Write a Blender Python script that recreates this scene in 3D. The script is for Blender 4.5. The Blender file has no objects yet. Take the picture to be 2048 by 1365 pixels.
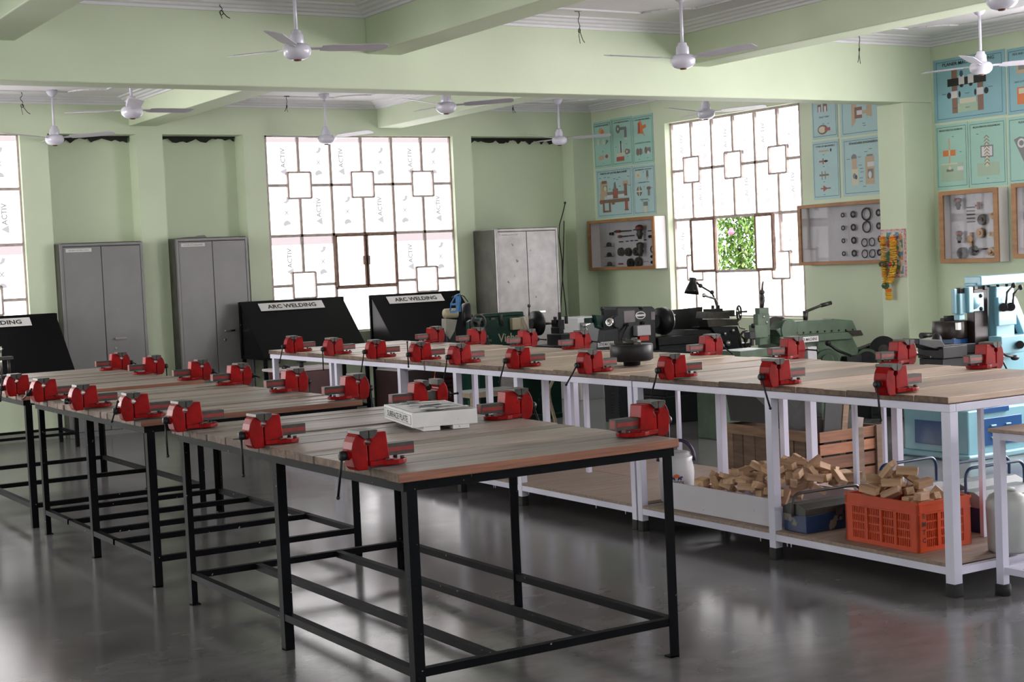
import bpy, bmesh, math, random
from mathutils import Vector, Matrix
random.seed(7)
SC = bpy.context.scene
COL = SC.collection
PI = math.pi

# ---------------------------------------------------------------- camera
F_PX = 3032.425
VX, VY, CC = (5900., 303.), (-868., 604.), (1024., 682.5)
def _d(v): return Vector((v[0]-CC[0], -(v[1]-CC[1]), -F_PX)).normalized()
ex, ey = _d(VX), _d(VY)
ey = (ey - ex*ex.dot(ey)).normalized()
ez = ex.cross(ey)
if ez.y < 0: ez = -ez
RW = Matrix((ex, ey, ez))
EYE = Vector((0, 0, 1.6))
cam_d = bpy.data.cameras.new('camera'); cam = bpy.data.objects.new('camera', cam_d); COL.objects.link(cam)
cam_d.sensor_fit = 'HORIZONTAL'; cam_d.sensor_width = 36.0; cam_d.lens = F_PX*36.0/2048.0
cam_d.clip_start = 0.05; cam_d.clip_end = 200
cam.matrix_world = Matrix.Translation(EYE) @ RW.to_4x4()
SC.camera = cam
def at(px, py, ax, val):
    """world point where the sight line of a photo pixel meets the plane <axis ax> = val (for measuring)"""
    r = RW @ Vector((px-CC[0], -(py-CC[1]), -F_PX))
    return EYE + r*((val-EYE[ax])/r[ax])

# ---------------------------------------------------------------- mesh builder
_TXT = {}
def text_geo(s, bold=0.0):
    k = (s, bold)
    if k not in _TXT:
        cu = bpy.data.curves.new('t', 'FONT'); cu.body = s; cu.offset = bold; cu.resolution_u = 2
        ob = bpy.data.objects.new('t', cu); COL.objects.link(ob)
        dg = bpy.context.evaluated_depsgraph_get(); dg.update()
        me = bpy.data.meshes.new_from_object(ob.evaluated_get(dg))
        vs = [tuple(v.co)[:2] for v in me.vertices]; fs = [tuple(p.vertices) for p in me.polygons]
        bpy.data.objects.remove(ob); bpy.data.curves.remove(cu); bpy.data.meshes.remove(me)
        _TXT[k] = (vs, fs)
    return _TXT[k]

class MB:
    def __init__(s): s.v = []; s.f = []; s.mi = []; s.sm = []; s.m = 0; s.col = []; s.c = None
    def add(s, vs, fs, smooth=False):
        o = len(s.v); s.v += [tuple(v) for v in vs]
        for i, f in enumerate(fs):
            s.f.append(tuple(o+j for j in f)); s.mi.append(s.m); s.col.append(s.c)
            s.sm.append(smooth[i] if isinstance(smooth, list) else smooth)
        return s
    def box(s, x0, x1, y0, y1, z0, z1, M=None):
        vs = [Vector((x, y, z)) for x in (x0, x1) for y in (y0, y1) for z in (z0, z1)]
        if M: vs = [M @ v for v in vs]
        return s.add(vs, [(0,1,3,2),(4,6,7,5),(0,4,5,1),(2,3,7,6),(0,2,6,4),(1,5,7,3)])
    def cbox(s, c, d, M=None):
        c = Vector(c); T = Matrix.Translation(c) @ (M.to_4x4() if M else Matrix())
        return s.box(-d[0]/2, d[0]/2, -d[1]/2, d[1]/2, -d[2]/2, d[2]/2, T)
    def prism(s, pts, ax, a, b):
        def P(p, t): return {0: (t, p[0], p[1]), 1: (p[0], t, p[1]), 2: (p[0], p[1], t)}[ax]
        n = len(pts)
        return s.add([P(p, a) for p in pts]+[P(p, b) for p in pts],
            [tuple(range(n)), tuple(range(2*n-1, n-1, -1))]+[(i, (i+1) % n, n+(i+1) % n, n+i) for i in range(n)])
    def lathe(s, prof, o=(0,0,0), d=(0,0,1), n=20, arc=None):
        o = Vector(o); d = Vector(d).normalized(); q = d.to_track_quat('Z', 'Y'); vs = []; fs = []; sm = []
        k = len(prof)
        for r, h in prof:
            for i in range(n):
                a = 2*PI*i/n; vs.append(o + q @ Vector((r*math.cos(a), r*math.sin(a), h)))
        for j in range(k-1):
            for i in range(n):
                fs.append((j*n+i, j*n+(i+1) % n, (j+1)*n+(i+1) % n, (j+1)*n+i)); sm.append(True)
        if prof[0][0] > 1e-6: fs.append(tuple(range(n))); sm.append(False)
        if prof[-1][0] > 1e-6: fs.append(tuple((k-1)*n+i for i in range(n))); sm.append(False)
        return s.add(vs, fs, sm)
    def cyl(s, p0, p1, r0, r1=None, n=16):
        p0 = Vector(p0); p1 = Vector(p1); r1 = r0 if r1 is None else r1
        return s.lathe([(r0, 0), (r1, (p1-p0).length)], p0, p1-p0, n)
    def tube(s, pts, r, n=8, closed=False):
        pts = [Vector(p) for p in pts]; m = len(pts); vs = []; fs = []
        up = Vector((0.13, 0.21, 0.97))
        for i, p in enumerate(pts):
            a = pts[(i-1) % m] if (closed or i) else p
            b = pts[(i+1) % m] if (closed or i < m-1) else p
            t = (b-a).normalized(); u = t.cross(up)
            if u.length < 0.15: u = t.cross(Vector((1, 0, 0)))
            u.normalize(); w = t.cross(u); rr = r[i] if isinstance(r, (list, tuple)) else r
            for k in range(n):
                g = 2*PI*k/n; vs.append(p + (u*math.cos(g)+w*math.sin(g))*rr)
        for i in range(m if closed else m-1):
            for k in range(n):
                fs.append((i*n+k, i*n+(k+1) % n, ((i+1) % m)*n+(k+1) % n, ((i+1) % m)*n+k))
        sm = [True]*len(fs)
        if not closed: fs += [tuple(range(n)), tuple((m-1)*n+k for k in range(n))]; sm += [False, False]
        return s.add(vs, fs, sm)
    def torus(s, c, R, r, d=(0,0,1), n=24, k=8, a0=0, a1=2*PI):
        q = Vector(d).normalized().to_track_quat('Z', 'Y'); c = Vector(c)
        full = abs(a1-a0-2*PI) < 1e-6; m = n if full else n+1
        return s.tube([c + q @ Vector((R*math.cos(a0+(a1-a0)*i/n), R*math.sin(a0+(a1-a0)*i/n), 0)) for i in range(m)], r, k, full)
    def ball(s, c, r, n=12, sc=(1,1,1)):
        vs = []; fs = []; c = Vector(c); h = n//2
        for j in range(h+1):
            for i in range(n):
                t = PI*j/h; a = 2*PI*i/n
                vs.append(c+Vector((r*sc[0]*math.sin(t)*math.cos(a), r*sc[1]*math.sin(t)*math.sin(a), r*sc[2]*math.cos(t))))
        for j in range(h):
            for i in range(n): fs.append((j*n+i, j*n+(i+1) % n, (j+1)*n+(i+1) % n, (j+1)*n+i))
        return s.add(vs, fs, True)
    def quad(s, a, b, c, d): return s.add([a, b, c, d], [(0, 1, 2, 3)])
    def text(s, t, h, o, right, up, bold=0.0, w=None):
        vs, fs = text_geo(t, bold)
        if not vs: return s
        x0 = min(v[0] for v in vs); x1 = max(v[0] for v in vs); y0 = min(v[1] for v in vs); y1 = max(v[1] for v in vs)
        k = h/(y1-y0); kx = k if w is None else w/(x1-x0)
        o = Vector(o); right = Vector(right); up = Vector(up)
        return s.add([o + right*((v[0]-(x0+x1)/2)*kx) + up*((v[1]-(y0+y1)/2)*k) for v in vs], fs)
    def build(s, name, mats, parent=None, bevel=0, loc=None, weld=True, **props):
        me = bpy.data.meshes.new(name)
        me.from_pydata(s.v, [], s.f)
        if not isinstance(mats, (list, tuple)): mats = [mats]
        for m in mats: me.materials.append(m)
        me.polygons.foreach_set('material_index', s.mi); me.polygons.foreach_set('use_smooth', s.sm)
        if any(c is not None for c in s.col) or any(m.get('tint') for m in mats):
            ca = me.color_attributes.new('tint', 'FLOAT_COLOR', 'CORNER')
            for p in me.polygons:
                c = s.col[p.index] or (1, 1, 1)
                for li in p.loop_indices: ca.data[li].color = (*c, 1)
        bm = bmesh.new(); bm.from_mesh(me)
        bmesh.ops.remove_doubles(bm, verts=bm.verts, dist=1e-5) if weld else None
        bmesh.ops.recalc_face_normals(bm, faces=bm.faces); bm.to_mesh(me); bm.free()
        o = bpy.data.objects.new(name, me); COL.objects.link(o)
        if parent: o.parent = parent
        if loc is not None: o.location = loc
        if bevel:
            b = o.modifiers.new('bevel', 'BEVEL'); b.width = bevel; b.segments = 2; b.limit_method = 'ANGLE'; b.angle_limit = 0.7
        for k, v in props.items(): o[k] = v
        return o
def tag(o, label, cat, group=None, kind=None):
    o['label'] = label; o['category'] = cat
    if group: o['group'] = group
    if kind: o['kind'] = kind
    return o
def thing(name, label, cat, loc=(0,0,0), rz=0, group=None):
    o = bpy.data.objects.new(name, None); COL.objects.link(o); o.location = loc; o.rotation_euler = (0, 0, rz)
    o.empty_display_size = 0.05
    return tag(o, label, cat, group)
def dup(root, loc=None, rz=None, label=None, group=None):
    def cp(o, par):
        c = o.copy(); COL.objects.link(c)
        if par: c.parent = par
        for ch in list(o.children): cp(ch, c)
        return c
    r = cp(root, None)
    if loc is not None: r.location = loc
    if rz is not None: r.rotation_euler = (0, 0, rz)
    if label: r['label'] = label
    if group: r['group'] = group
    return r
def Rz(a): return Matrix.Rotation(a, 4, 'Z')
def Rx(a): return Matrix.Rotation(a, 4, 'X')
def Ry(a): return Matrix.Rotation(a, 4, 'Y')

# ---------------------------------------------------------------- materials
def srgb(r, g, b):
    f = lambda c: (c/255/12.92) if c/255 <= 0.04045 else ((c/255+0.055)/1.055)**2.4
    return (f(r), f(g), f(b))
MATS = {}
def mat(name, col, rough=0.5, metal=0.0, var=0.0, scale=6.0, bump=0.0, bscale=40.0, col2=None, chips=None, chip_amt=0.12, chip_scale=18,
        tint=False, coat=0.0, spec=0.5, stretch=None, alpha=1.0):
    """principled material: noise-mixed colour, optional chipped paint, optional bump"""
    if name in MATS: return MATS[name]
    m = bpy.data.materials.new(name); m.use_nodes = True; nt = m.node_tree; N = nt.nodes; L = nt.links
    b = N['Principled BSDF']; b.inputs['Roughness'].default_value = rough; b.inputs['Metallic'].default_value = metal
    b.inputs['Coat Weight'].default_value = coat; b.inputs['Specular IOR Level'].default_value = spec
    tc = N.new('ShaderNodeTexCoord'); src = tc.outputs['Object']
    if stretch:
        mp = N.new('ShaderNodeMapping'); mp.inputs['Scale'].default_value = stretch; L.new(src, mp.inputs['Vector']); src = mp.outputs['Vector']
    out = None
    c2 = col2 or tuple(max(0, c*(1-var)) for c in col)
    nz = N.new('ShaderNodeTexNoise'); nz.inputs['Scale'].default_value = scale; nz.inputs['Detail'].default_value = 4; L.new(src, nz.inputs['Vector'])
    rp = N.new('ShaderNodeMapRange'); rp.inputs['From Min'].default_value = 0.35; rp.inputs['From Max'].default_value = 0.65; L.new(nz.outputs['Fac'], rp.inputs['Value'])
    mx = N.new('ShaderNodeMix'); mx.data_type = 'RGBA'; mx.inputs['A'].default_value = (*col, 1); mx.inputs['B'].default_value = (*c2, 1)
    L.new(rp.outputs['Result'], mx.inputs['Factor']); out = mx.outputs['Result']
    if chips:
        n2 = N.new('ShaderNodeTexNoise'); n2.inputs['Scale'].default_value = chip_scale; n2.inputs['Detail'].default_value = 6; L.new(src, n2.inputs['Vector'])
        r2 = N.new('ShaderNodeMapRange'); r2.inputs['From Min'].default_value = 0.60-chip_amt*0.5; r2.inputs['From Max'].default_value = 0.63-chip_amt*0.5; L.new(n2.outputs['Fac'], r2.inputs['Value'])
        m2 = N.new('ShaderNodeMix'); m2.data_type = 'RGBA'; L.new(out, m2.inputs['A']); m2.inputs['B'].default_value = (*chips, 1)
        L.new(r2.outputs['Result'], m2.inputs['Factor']); out = m2.outputs['Result']
    if tint:
        at_ = N.new('ShaderNodeAttribute'); at_.attribute_name = 'tint'
        m3 = N.new('ShaderNodeMix'); m3.data_type = 'RGBA'; m3.blend_type = 'MULTIPLY'; m3.inputs['Factor'].default_value = 1
        L.new(out, m3.inputs['A']); L.new(at_.outputs['Color'], m3.inputs['B']); out = m3.outputs['Result']
    L.new(out, b.inputs['Base Color'])
    if bump:
        n3 = N.new('ShaderNodeTexNoise'); n3.inputs['Scale'].default_value = bscale; n3.inputs['Detail'].default_value = 3; L.new(src, n3.inputs['Vector'])
        bp = N.new('ShaderNodeBump'); bp.inputs['Strength'].default_value = bump; bp.inputs['Distance'].default_value = 0.01
        L.new(n3.outputs['Fac'], bp.inputs['Height']); L.new(bp.outputs['Normal'], b.inputs['Normal'])
    if tint: m['tint'] = 1
    if alpha < 1: b.inputs['Alpha'].default_value = alpha
    MATS[name] = m; return m
def emis(name, col, s):
    m = bpy.data.materials.new(name); m.use_nodes = True; nt = m.node_tree; b = nt.nodes['Principled BSDF']
    b.inputs['Base Color'].default_value = (.7, .7, .7, 1); b.inputs['Roughness'].default_value = 0.35
    b.inputs['Emission Color'].default_value = (*col, 1); b.inputs['Emission Strength'].default_value = s
    MATS[name] = m; return m
def tintfilm(name, col):
    m = bpy.data.materials.new(name); m.use_nodes = True; nt = m.node_tree; nt.nodes.remove(nt.nodes['Principled BSDF'])
    t = nt.nodes.new('ShaderNodeBsdfTransparent'); t.inputs[0].default_value = (*col, 1)
    nt.links.new(t.outputs[0], nt.nodes['Material Output'].inputs[0]); MATS[name] = m; return m

WALLC = (0.60, 0.675, 0.50)
M_wall = mat('wall_paint', WALLC, 0.55, var=0.05, scale=1.5, bump=0.02, bscale=60)
M_ceil = mat('ceiling_paint', (0.80, 0.775, 0.80), 0.7, var=0.05, scale=1.0)
M_cornice = mat('cornice_plaster', (0.74, 0.73, 0.76), 0.6, var=0.03)
M_skirt = mat('skirting_stone', (0.28, 0.30, 0.25), 0.4, var=0.2, scale=8)
M_roughgap = mat('rough_gap_mortar', (0.02, 0.02, 0.018), 0.9, var=0.5, scale=30, bump=0.5)  # near-black rough strip at the top of the niches
M_frame = mat('window_steel', (0.50, 0.415, 0.39), 0.6, var=0.25, scale=20)  # bar colour lightened and pinked to carry the flare of the bright panes
M_rust = mat('rusty_sash_steel', (0.26, 0.155, 0.115), 0.7, var=0.4, scale=25)
M_wsteel = mat('white_painted_steel', (0.64, 0.62, 0.76), 0.32, var=0.05, scale=5, coat=0.2)
M_bsteel = mat('black_painted_steel', (0.006, 0.0065, 0.008), 0.5, var=0.3, scale=8, chips=(0.35, 0.35, 0.33), chip_amt=-0.22, chip_scale=55, spec=0.05)
M_rubber = mat('black_rubber', (0.012, 0.012, 0.012), 0.75, var=0.3, scale=40)
M_red = mat('red_vise_paint', (0.30, 0.003, 0.004), 0.36, var=0.4, scale=14, chips=(0.05, 0.018, 0.015), chip_amt=-0.08, chip_scale=34, spec=.12)
M_redst = mat('red_stripe_paint', (0.24, 0.008, 0.008), 0.4, var=0.3, scale=20)
M_iron = mat('greasy_cast_iron', (0.045, 0.038, 0.032), 0.45, metal=0.2, var=0.4, scale=30)
M_dark = mat('blackened_steel', (0.015, 0.014, 0.016), 0.42, metal=0.15, var=0.4, scale=25, spec=.3)
M_bright = mat('bright_steel', (0.55, 0.54, 0.52), 0.28, metal=0.9, var=0.2, scale=20)
M_worn = mat('worn_jaw_steel', (0.055, 0.048, 0.042), 0.45, metal=0.3, var=0.5, scale=50)
M_fan = mat('white_fan_enamel', (0.62, 0.60, 0.70), 0.22, var=0.03, coat=0.3)
M_fanb = mat('fan_blade_enamel', (0.50, 0.47, 0.53), 0.3, var=0.08, scale=8)
M_wire = mat('black_wire', (0.015, 0.014, 0.013), 0.6)
M_copper = mat('brown_cap', (0.10, 0.035, 0.015), 0.5)

def wood(name, c1, c2, rough=0.6, grain=(2, 26, 26), tint=True, **kw):
    if name in MATS: return MATS[name]
    m = mat(name, c1, rough, col2=c2, scale=1.6, tint=tint, stretch=grain, bump=0.25, bscale=3.0, **kw)
    return m
M_bench = wood('weathered_bench_wood', (0.33, 0.275, 0.24), (0.21, 0.17, 0.15), 0.42, chips=(.50, .48, .45), chip_amt=-0.17, chip_scale=2.2)
M_benchw = wood('pale_bench_wood', (0.50, 0.38, 0.30), (0.37, 0.28, 0.225), 0.45)
M_edge = wood('red_brown_edge_wood', (0.30, 0.11, 0.06), (0.20, 0.075, 0.045), 0.5)
M_endg = mat('end_grain_wood', (0.16, 0.10, 0.07), 0.7, var=0.5, scale=40, tint=True)

# floor : polished grey stone concrete
def floor_mat():
    m = bpy.data.materials.new('polished_grey_floor'); m.use_nodes = True; nt = m.node_tree; N = nt.nodes; L = nt.links; b = N['Principled BSDF']
    tc = N.new('ShaderNodeTexCoord')
    mp = N.new('ShaderNodeMapping'); mp.inputs['Scale'].default_value = (1.0, 1.7, 1); mp.inputs['Rotation'].default_value = (0, 0, 0.5); L.new(tc.outputs['Object'], mp.inputs['Vector'])
    n1 = N.new('ShaderNodeTexNoise'); n1.inputs['Scale'].default_value = 0.9; n1.inputs['Detail'].default_value = 8; n1.inputs['Roughness'].default_value = 0.62; L.new(mp.outputs['Vector'], n1.inputs['Vector'])
    n2 = N.new('ShaderNodeTexNoise'); n2.inputs['Scale'].default_value = 3.5; n2.inputs['Detail'].default_value = 5; n2.inputs['Roughness'].default_value = 0.55; n2.inputs['Distortion'].default_value = 0.3; L.new(mp.outputs['Vector'], n2.inputs['Vector'])
    cr = N.new('ShaderNodeValToRGB'); cr.color_ramp.elements[0].position = 0.32; cr.color_ramp.elements[0].color = (0.075, 0.075, 0.078, 1)
    cr.color_ramp.elements[1].position = 0.72; cr.color_ramp.elements[1].color = (0.195, 0.188, 0.19, 1)
    mx = N.new('ShaderNodeMix'); mx.data_type = 'FLOAT'; mx.inputs['Factor'].default_value = 0.4; L.new(n1.outputs['Fac'], mx.inputs['A']); L.new(n2.outputs['Fac'], mx.inputs['B'])
    L.new(mx.outputs['Result'], cr.inputs['Fac'])
    # faint paint specks
    v = N.new('ShaderNodeTexVoronoi'); v.inputs['Scale'].default_value = 5.5; L.new(tc.outputs['Object'], v.inputs['Vector'])
    r = N.new('ShaderNodeMapRange'); r.inputs['From Min'].default_value = 0.030; r.inputs['From Max'].default_value = 0.022; L.new(v.outputs['Distance'], r.inputs['Value'])
    wn = N.new('ShaderNodeMath'); wn.operation = 'GREATER_THAN'; wn.inputs[1].default_value = 0.97; L.new(v.outputs['Color'], wn.inputs[0])
    mu = N.new('ShaderNodeMath'); mu.operation = 'MULTIPLY'; L.new(r.outputs['Result'], mu.inputs[0]); L.new(wn.outputs[0], mu.inputs[1])
    m2 = N.new('ShaderNodeMix'); m2.data_type = 'RGBA'; mu2 = N.new('ShaderNodeMath'); mu2.operation = 'MULTIPLY'; mu2.inputs[1].default_value = 0.0; L.new(mu.outputs[0], mu2.inputs[0]); L.new(mu2.outputs[0], m2.inputs['Factor']); L.new(cr.outputs['Color'], m2.inputs['A']); m2.inputs['B'].default_value = (0.5, 0.5, 0.48, 1)
    L.new(m2.outputs['Result'], b.inputs['Base Color'])
    rr = N.new('ShaderNodeMapRange'); rr.inputs['To Min'].default_value = 0.13; rr.inputs['To Max'].default_value = 0.22; L.new(n2.outputs['Fac'], rr.inputs['Value']); L.new(rr.outputs['Result'], b.inputs['Roughness'])
    bp = N.new('ShaderNodeBump'); bp.inputs['Strength'].default_value = 0.02; bp.inputs['Distance'].default_value = 0.006; L.new(n2.outputs['Fac'], bp.inputs['Height']); 
    b.inputs['Specular IOR Level'].default_value = 0.6
    return m
M_floor = floor_mat()

# ---------------------------------------------------------------- room
XL, XR, XN = -2.4, 10.87, 10.70       # left wall, right wall of the far bay, of the near bay
YB, YF = 15.41, -2.2                   # back wall face, wall behind the camera
ZC = 3.44
def struct(o): o['kind'] = 'structure'; return o
def S(name, mb, m, **k): return struct(mb.build(name, m, **k))
def wall_cells(mb, ax, p0, p1, u0, u1, z0, z1, holes):
    """wall slab with rectangular holes; ax = normal axis, p0..p1 thickness"""
    us = sorted({u0, u1, *[h[0] for h in holes], *[h[1] for h in holes]})
    for a, b in zip(us, us[1:]):
        zs = [z0]; hs = sorted([h for h in holes if h[0] <= a+1e-6 and h[1] >= b-1e-6], key=lambda h: h[2])
        segs = []; z = z0
        for h in hs:
            if h[2] > z: segs.append((z, h[2]))
            z = h[3]
        if z < z1: segs.append((z, z1))
        for c, d in segs:
            if ax == 1: mb.box(a, b, p0, p1, c, d)
            else: mb.box(p0, p1, a, b, c, d)
S('floor', MB().box(XL-.4, XR+.5, YF-.4, YB+.5, -0.1, 0), M_floor)
S('ceiling', MB().box(XL-.4, XR+.5, YF-.4, YB+.5, ZC, ZC+0.15), M_ceil)
W1 = (1.62, 3.925, 0.87, 3.07); W2 = (6.53, 8.88, 0.87, 3.07)
NICH = [(4.20, 5.11, .0, 3.07), (5.39, 6.284, .0, 3.07), (9.134, 10.577, .0, 3.07)]
WB = [(-1.3, 0.9, 0.87, 3.07)]  # unseen window, its glow raised to brighten the far bay
mb = MB()
wall_cells(mb, 1, YB, YB+0.25, XL-.3, XR+.4, 0, ZC, [W1, W2]+WB+NICH)
mb.box(4.1, 6.4, YB+.25, YB+.36, 0, 3.2).box(9.0, 10.7, YB+.25, YB+.36, 0, 3.2)
S('wall_back', mb, M_wall)
# right wall: far bay (x = 10.87) with the window, near bay (x = 10.70) with windows beyond the frame
W3 = (11.70, 13.96, 0.86, 3.09)
WN = [(5.5, 7.7, 0.87, 3.07), (1.4, 3.6, 0.87, 3.07)]
mb = MB(); wall_cells(mb, 0, XR, XR+0.3, 9.9, YB, 0, ZC, [W3]); S('wall_right', mb, M_wall)
mb = MB(); wall_cells(mb, 0, XN, XN+0.3, YF-.3, 9.9, 0, ZC, WN); S('wall_right_near', mb, M_wall)
WF = [(0.2, 2.6, 0.87, 3.07), (4.2, 6.6, 0.87, 3.07)]
mb = MB(); wall_cells(mb, 1, YF-.25, YF, XL-.3, XN, 0, ZC, WF); S('wall_front', mb, M_wall)
WL = [(3.0, 5.2, 0.87, 3.07), (10.6, 14.2, 0.87, 3.07)]  # the second opening is added out of view to brighten the far bay
mb = MB(); wall_cells(mb, 0, XL-.25, XL, YF, YB, 0, ZC, WL); S('wall_left', mb, M_wall)
# pilaster carrying the main beam on the right, and the beams
S('wall_pilaster', MB().box(10.33, XR+.01, 9.78, 10.10, 0, 2.862), M_wall, bevel=0.008)
mb = MB().box(XL, XR+.01, 9.78, 10.02, 2.862, ZC)
S('ceiling_beam', mb, M_wall, bevel=0.008)
BX = [(-0.62, -0.34), (2.22, 2.50), (4.96, 5.235), (7.83, 8.10)]
for k, (a, b) in enumerate(BX):
    S('ceiling_beam', MB().box(a, b, YF, 9.78, 3.112, ZC), M_wall, bevel=0.008)
    S('ceiling_beam', MB().box(a+.08, b+.10, 10.02, YB, 3.152, ZC), M_wall, bevel=0.008)
# cornices round every bay: stepped profile
CP = [(0, 3.365), (0.018, 3.365), (0.022, 3.382), (0.045, 3.388), (0.055, 3.402), (0.085, 3.408), (0.10, 3.424), (0.135, 3.428), (0.14, ZC), (0, ZC)]
def cornice(x0, x1, y0, y1):
    mb = MB()
    for j in range(len(CP)-1):
        (d0, z0), (d1, z1) = CP[j], CP[j+1]
        A = [(x0+d0, y0+d0, z0), (x1-d0, y0+d0, z0), (x1-d0, y1-d0, z0), (x0+d0, y1-d0, z0)]
        B = [(x0+d1, y0+d1, z1), (x1-d1, y0+d1, z1), (x1-d1, y1-d1, z1), (x0+d1, y1-d1, z1)]
        for i in range(4): mb.quad(A[i], A[(i+1) % 4], B[(i+1) % 4], B[i])
    return mb
edges = [XL]+[v for p in BX for v in p]+[XN]
bays = [(edges[i], edges[i+1]) for i in range(0, len(edges), 2)]
n = 0
for (a, b) in bays:
    for (y0, y1, dx0, dx1) in ((YF, 9.78, 0, 0), (10.02, YB, .10, .08)):
        aa = a+(dx0 if a > XL else 0); bb = b+(dx1 if b < XN else 0)
        if y0 > 9 and b >= XN: bb = XR
        n += 1; S('trim_%d' % n, cornice(aa, bb, y0, y1), M_cornice)
        # raised ceiling panel moulding with notched corners
        mb = MB(); e = 0.42; c = .30
        X0, X1, Y0, Y1 = aa+e, bb-e, y0+e, y1-e
        if y0 < 0: Y0 = 6.2
        P = [(X0+c, Y0), (X1-c, Y0)]
        def arc(cx, cy, r, t0, t1): return [(cx+r*math.cos(t0+(t1-t0)*i/8), cy+r*math.sin(t0+(t1-t0)*i/8)) for i in range(9)]
        ring = []
        ring += arc(X1, Y0, c, PI, PI/2); ring += arc(X1, Y1, c, -PI/2, -PI); ring += arc(X0, Y1, c, 0, -PI/2); ring += arc(X0, Y0, c, PI/2, 0)
        for i in range(len(ring)):
            p, q = Vector(ring[i]), Vector(ring[(i+1) % len(ring)]); d = (q-p)
            if d.length < 1e-4: continue
            nn = Vector((-d.y, d.x)).normalized()*0.022
            A = [p-nn, q-nn, q+nn, p+nn]
            mb.add([(v.x, v.y, ZC-.012) for v in A]+[(v.x, v.y, ZC+.001) for v in A], [(0,1,2,3), (0,1,5,4), (1,2,6,5), (2,3,7,6), (3,0,4,7)])
        n += 1; S('trim_%d' % n, mb, M_cornice)
# skirting
mb = MB()
for a, b in ((XL, 4.2), (5.11, 5.39), (6.284, 9.134), (10.577, XR)): mb.box(a, b, YB-.012, YB, 0, .11)
for a, b in ((4.2, 5.11), (5.39, 6.284), (9.134, 10.577)): mb.box(a, b, YB+.238, YB+.25, 0, .11)
S('baseboard_back', mb, M_skirt)
S('baseboard_right', MB().box(XR-.012, XR, 10.10, YB, 0, .11).box(10.318, 10.33, 9.77, 10.11, 0, .12).box(10.318, XR, 10.10, 10.112, 0, .12).box(10.318, XN, 9.768, 9.78, 0, .12).box(XN-.012, XN, YF, 9.78, 0, .11), M_skirt)
# rough unplastered gap under the niche lintels
for k, (a, b, _, zt) in enumerate(NICH):
    pts = [(a, zt-.001)]; x = a
    while x < b:
        pts.append((x, zt-random.uniform(.02, .075) if x > a else zt-.05)); x += random.uniform(.02, .06)
    pts += [(b-.02, zt-.02), (b, zt-.001)]
    S('wall_gap', MB().prism(pts, 1, YB+.215, YB+.245), M_roughgap)

# ---------------------------------------------------------------- windows
M_pane = emis('backlit_window_film', (1.0, 0.965, 0.985), 2.1)
M_pane3 = emis('backlit_window_film_bright', (1.0, 0.98, 0.99), 3.0)
M_paneoff = emis('daylit_window_pane', (1.0, 0.955, 0.98), 15.0)
M_paneleft = emis('shaded_window_pane', (0.93, 0.97, 1.0), 3.2)
M_panefill = emis('unseen_fill_window_pane', (1.0, 0.97, 0.98), 9.0)  # fill glow for the unseen windows that brighten the far bay
M_panefront = emis('front_window_pane', (0.95, 0.96, 1.0), 3.8)
M_ink = tintfilm('grey_film_print', (.47, .47, .48))
M_inkp = tintfilm('pink_film_band', (.56, .53, .535))
M_inkt = tintfilm('grey_film_lettering', (.13, .13, .135))
def bar(mb, u0, v0, u1, v1, w=.030, d=.03):
    """window bar in local (u, depth, v)"""
    if abs(u1-u0) < 1e-6: mb.box(u0-w/2, u0+w/2, -d/2, d/2, min(v0, v1), max(v0, v1))
    else: mb.box(min(u0, u1), max(u0, u1), -d/2, d/2, v0-w/2, v0+w/2)
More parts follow.
